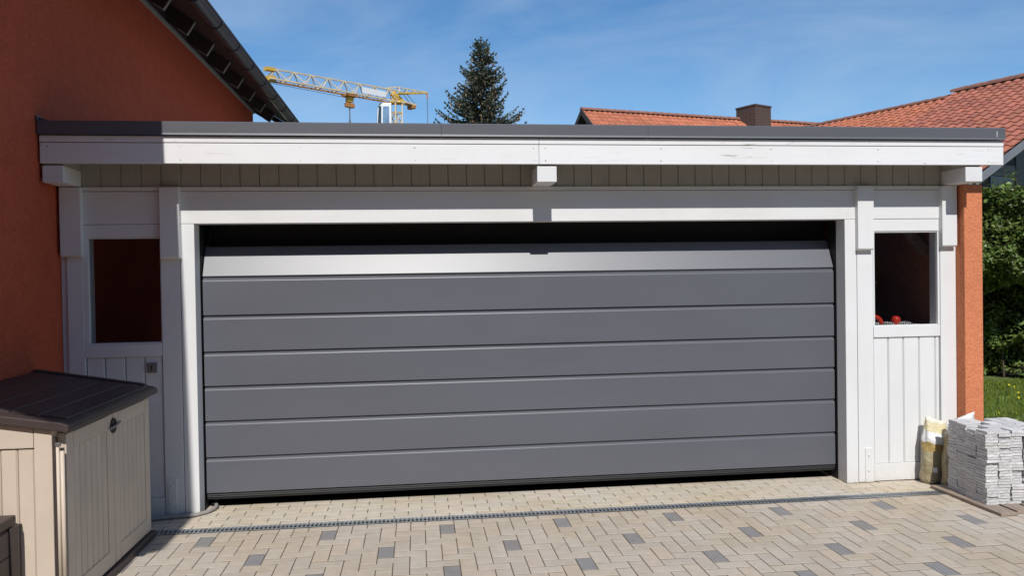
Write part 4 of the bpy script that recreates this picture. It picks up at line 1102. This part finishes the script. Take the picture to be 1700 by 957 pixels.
for s_ in (-1, 1):
    MB().tube([TB - jd * 1.2 + jn * 0.2 * s_ + Vector((0, 0, CZ + 16.5)), TB - jd * 2.25 + jn * 0.25 * s_ + Vector((0, 0, CZ + 15.7))], 0.03, 5).build('tie_cable', M_CABLE, cr_)
# turntable, head and winch platform
MB().bar(TB + jd * 0.35 + Vector((0, 0, CZ + 16.35)), TB - jd * 0.95 + Vector((0, 0, CZ + 15.62)), 0.45, 0.36).build('slewing_head', M_YEL, cr_, 0.05)
MB().bar(TB + jd * 0.1 + Vector((0, 0, CZ + 15.5)), TB + jd * 0.3 + Vector((0, 0, CZ + 16.5)), 0.3, 0.22).build('head_strut', M_YEL, cr_, 0.03)
MB().bar(TB + Vector((0, 0, CZ + 15.45)), TB + Vector((0, 0, CZ + 15.66)), 0.95, 0.95).build('turntable', M_YEL, cr_, 0.1)
MB().bar(TB - jd * 0.9 + Vector((0, 0, CZ + 15.72)), TB - jd * 2.30 + Vector((0, 0, CZ + 15.66)), 0.7, 0.16).build('winch_platform', M_CREAM, cr_, 0.03)
MB().bar(TB - jd * 1.95 - jn * 0.4 + Vector((0, 0, CZ + 15.46)), TB - jd * 1.95 + jn * 0.4 + Vector((0, 0, CZ + 15.46)), 0.4, 0.36).build('winch_drum', M_RUST, cr_, 0.1)
# mast lattice
for sx_ in (-1, 1):
    for sy_ in (-1, 1):
        MB().bar(TB + jd * 0.40 * sx_ + jn * 0.40 * sy_, TB + jd * 0.40 * sx_ + jn * 0.40 * sy_ + Vector((0, 0, CZ + 15.5)), 0.11).build('mast_leg', M_CREAM, cr_)
for k in range(17):
    za, zb_ = 0.95 * k + 0.2, 0.95 * (k + 1) + 0.2
    for c0, c1 in (((-1, -1), (1, -1)), ((1, -1), (1, 1)), ((1, 1), (-1, 1)), ((-1, 1), (-1, -1))):
        p = TB + jd * 0.40 * c0[0] + jn * 0.40 * c0[1]; q = TB + jd * 0.40 * c1[0] + jn * 0.40 * c1[1]
        if k % 2: p, q = q, p
        MB().bar(p + Vector((0, 0, za)), q + Vector((0, 0, zb_)), 0.075).build('mast_brace', M_CREAM, cr_); MB().bar(p + Vector((0, 0, zb_)), q + Vector((0, 0, zb_)), 0.07).build('mast_tie', M_YEL, cr_)
# cab left of the mast
cb = TB + Vector((-0.88, -0.95, 0)); z0c, z1c = CZ + 13.1, CZ + 15.22
cab = MB().prism([(cb.x - 0.72, z0c), (cb.x + 0.55, z0c), (cb.x + 0.55, z1c), (cb.x - 0.45, z1c), (cb.x - 0.62, z1c - 0.35)], 1, cb.y - 0.55, cb.y + 0.55).build('cab', M_CWHITE, cr_, 0.05)
MB().prism([(cb.x - 0.64, z0c + 0.1), (cb.x - 0.34, z0c + 0.1), (cb.x - 0.30, z1c - 0.3), (cb.x - 0.52, z1c - 0.32)], 1, cb.y - 0.60, cb.y - 0.548).build('cab_window', M_DGLASS, cab)
MB().prism([(cb.x - 0.22, z0c + 0.15), (cb.x + 0.36, z0c + 0.15), (cb.x + 0.36, z1c - 0.32), (cb.x - 0.16, z1c - 0.32)], 1, cb.y - 0.60, cb.y - 0.548).build('cab_window', M_BGLASS, cab)
MB().prism([(cb.x - 0.755, z0c + 0.1), (cb.x - 0.71, z0c + 0.1), (cb.x - 0.60, z1c - 0.45), (cb.x - 0.64, z1c - 0.45)], 1, cb.y - 0.45, cb.y + 0.45).build('cab_window', M_DGLASS, cab)
# trolley and hook
tpz = J(0.395, 0)
MB().bar(tpz + jd * 0.5 - Vector((0, 0, 0.15)), tpz - jd * 0.5 - Vector((0, 0, 0.15)), 0.9, 0.2).build('trolley', M_RUST, cr_)
MB().bar(tpz + jd * 0.25 - Vector((0, 0, 0.45)), tpz - jd * 0.25 - Vector((0, 0, 0.45)), 0.4, 0.5).build('trolley', M_YEL, cr_, 0.06)
for s_ in (-1, 1):
    MB().tube([tpz + jd * 0.42 * s_ - Vector((0, 0, 0.2)), tpz + jd * 0.36 * s_ - Vector((0, 0, 0.85))], 0.028, 5).build('hoist_cable', M_CABLE, cr_)
MB().bar(tpz + jd * 0.42 - Vector((0, 0, 0.95)), tpz - jd * 0.42 - Vector((0, 0, 0.95)), 0.35, 0.36).build('hook_block', M_RUST, cr_, 0.05)
MB().tube([tpz - Vector((0, 0, 1.1)), tpz - Vector((0, 0, 1.95)), tpz - Vector((0, 0, 2.3)), tpz - Vector((0, 0, 3.6))], [0.05, 0.06, 0.11, 0.13], 6).build('hook', M_CABLE, cr_)
MB().tube([J(0.99, 0) - Vector((0, 0, 0.25)), J(0.38, 0) - Vector((0, 0, 0.35))], 0.02, 4).build('trolley_cable', M_CABLE, cr_)

# ------------------------------------------------------------------ added house behind the camera, unseen: blocks sky light, darkens the panes
sky_blocker = thing('neighbour_house', 'unseen house added behind the camera to block sky light and darken the garage panes', 'house', (-1, -19, 0))
MB().prism([(-24.0, 0), (-14.8, 0), (-14.8, 8.3), (-19.4, 11.3), (-24.0, 8.3)], 0, -15, 15).build('wall', M_GREYR, sky_blocker)
for ya, za, yb, zb_ in ((-14.3, 8.05, -19.4, 11.35), (-24.5, 8.05, -19.4, 11.35)):
    MB().prism([(ya, za), (yb, zb_), (yb, zb_ + 0.22), (ya, za + 0.22)], 0, -15.5, 15.5).build('roof', M_DTILE, sky_blocker)
for k in range(7):
    for z0 in (0.9, 3.5, 6.1):
        x = -13 + 4.0 * k; w_ = box('window', x, x + 1.3, -14.82, -14.77, z0, z0 + 1.3, M_SHUT, sky_blocker, 0.01)
        box('pane', x + 0.09, x + 1.21, -14.768, -14.760, z0 + 0.09, z0 + 1.21, M_DGLASS, w_, 0)
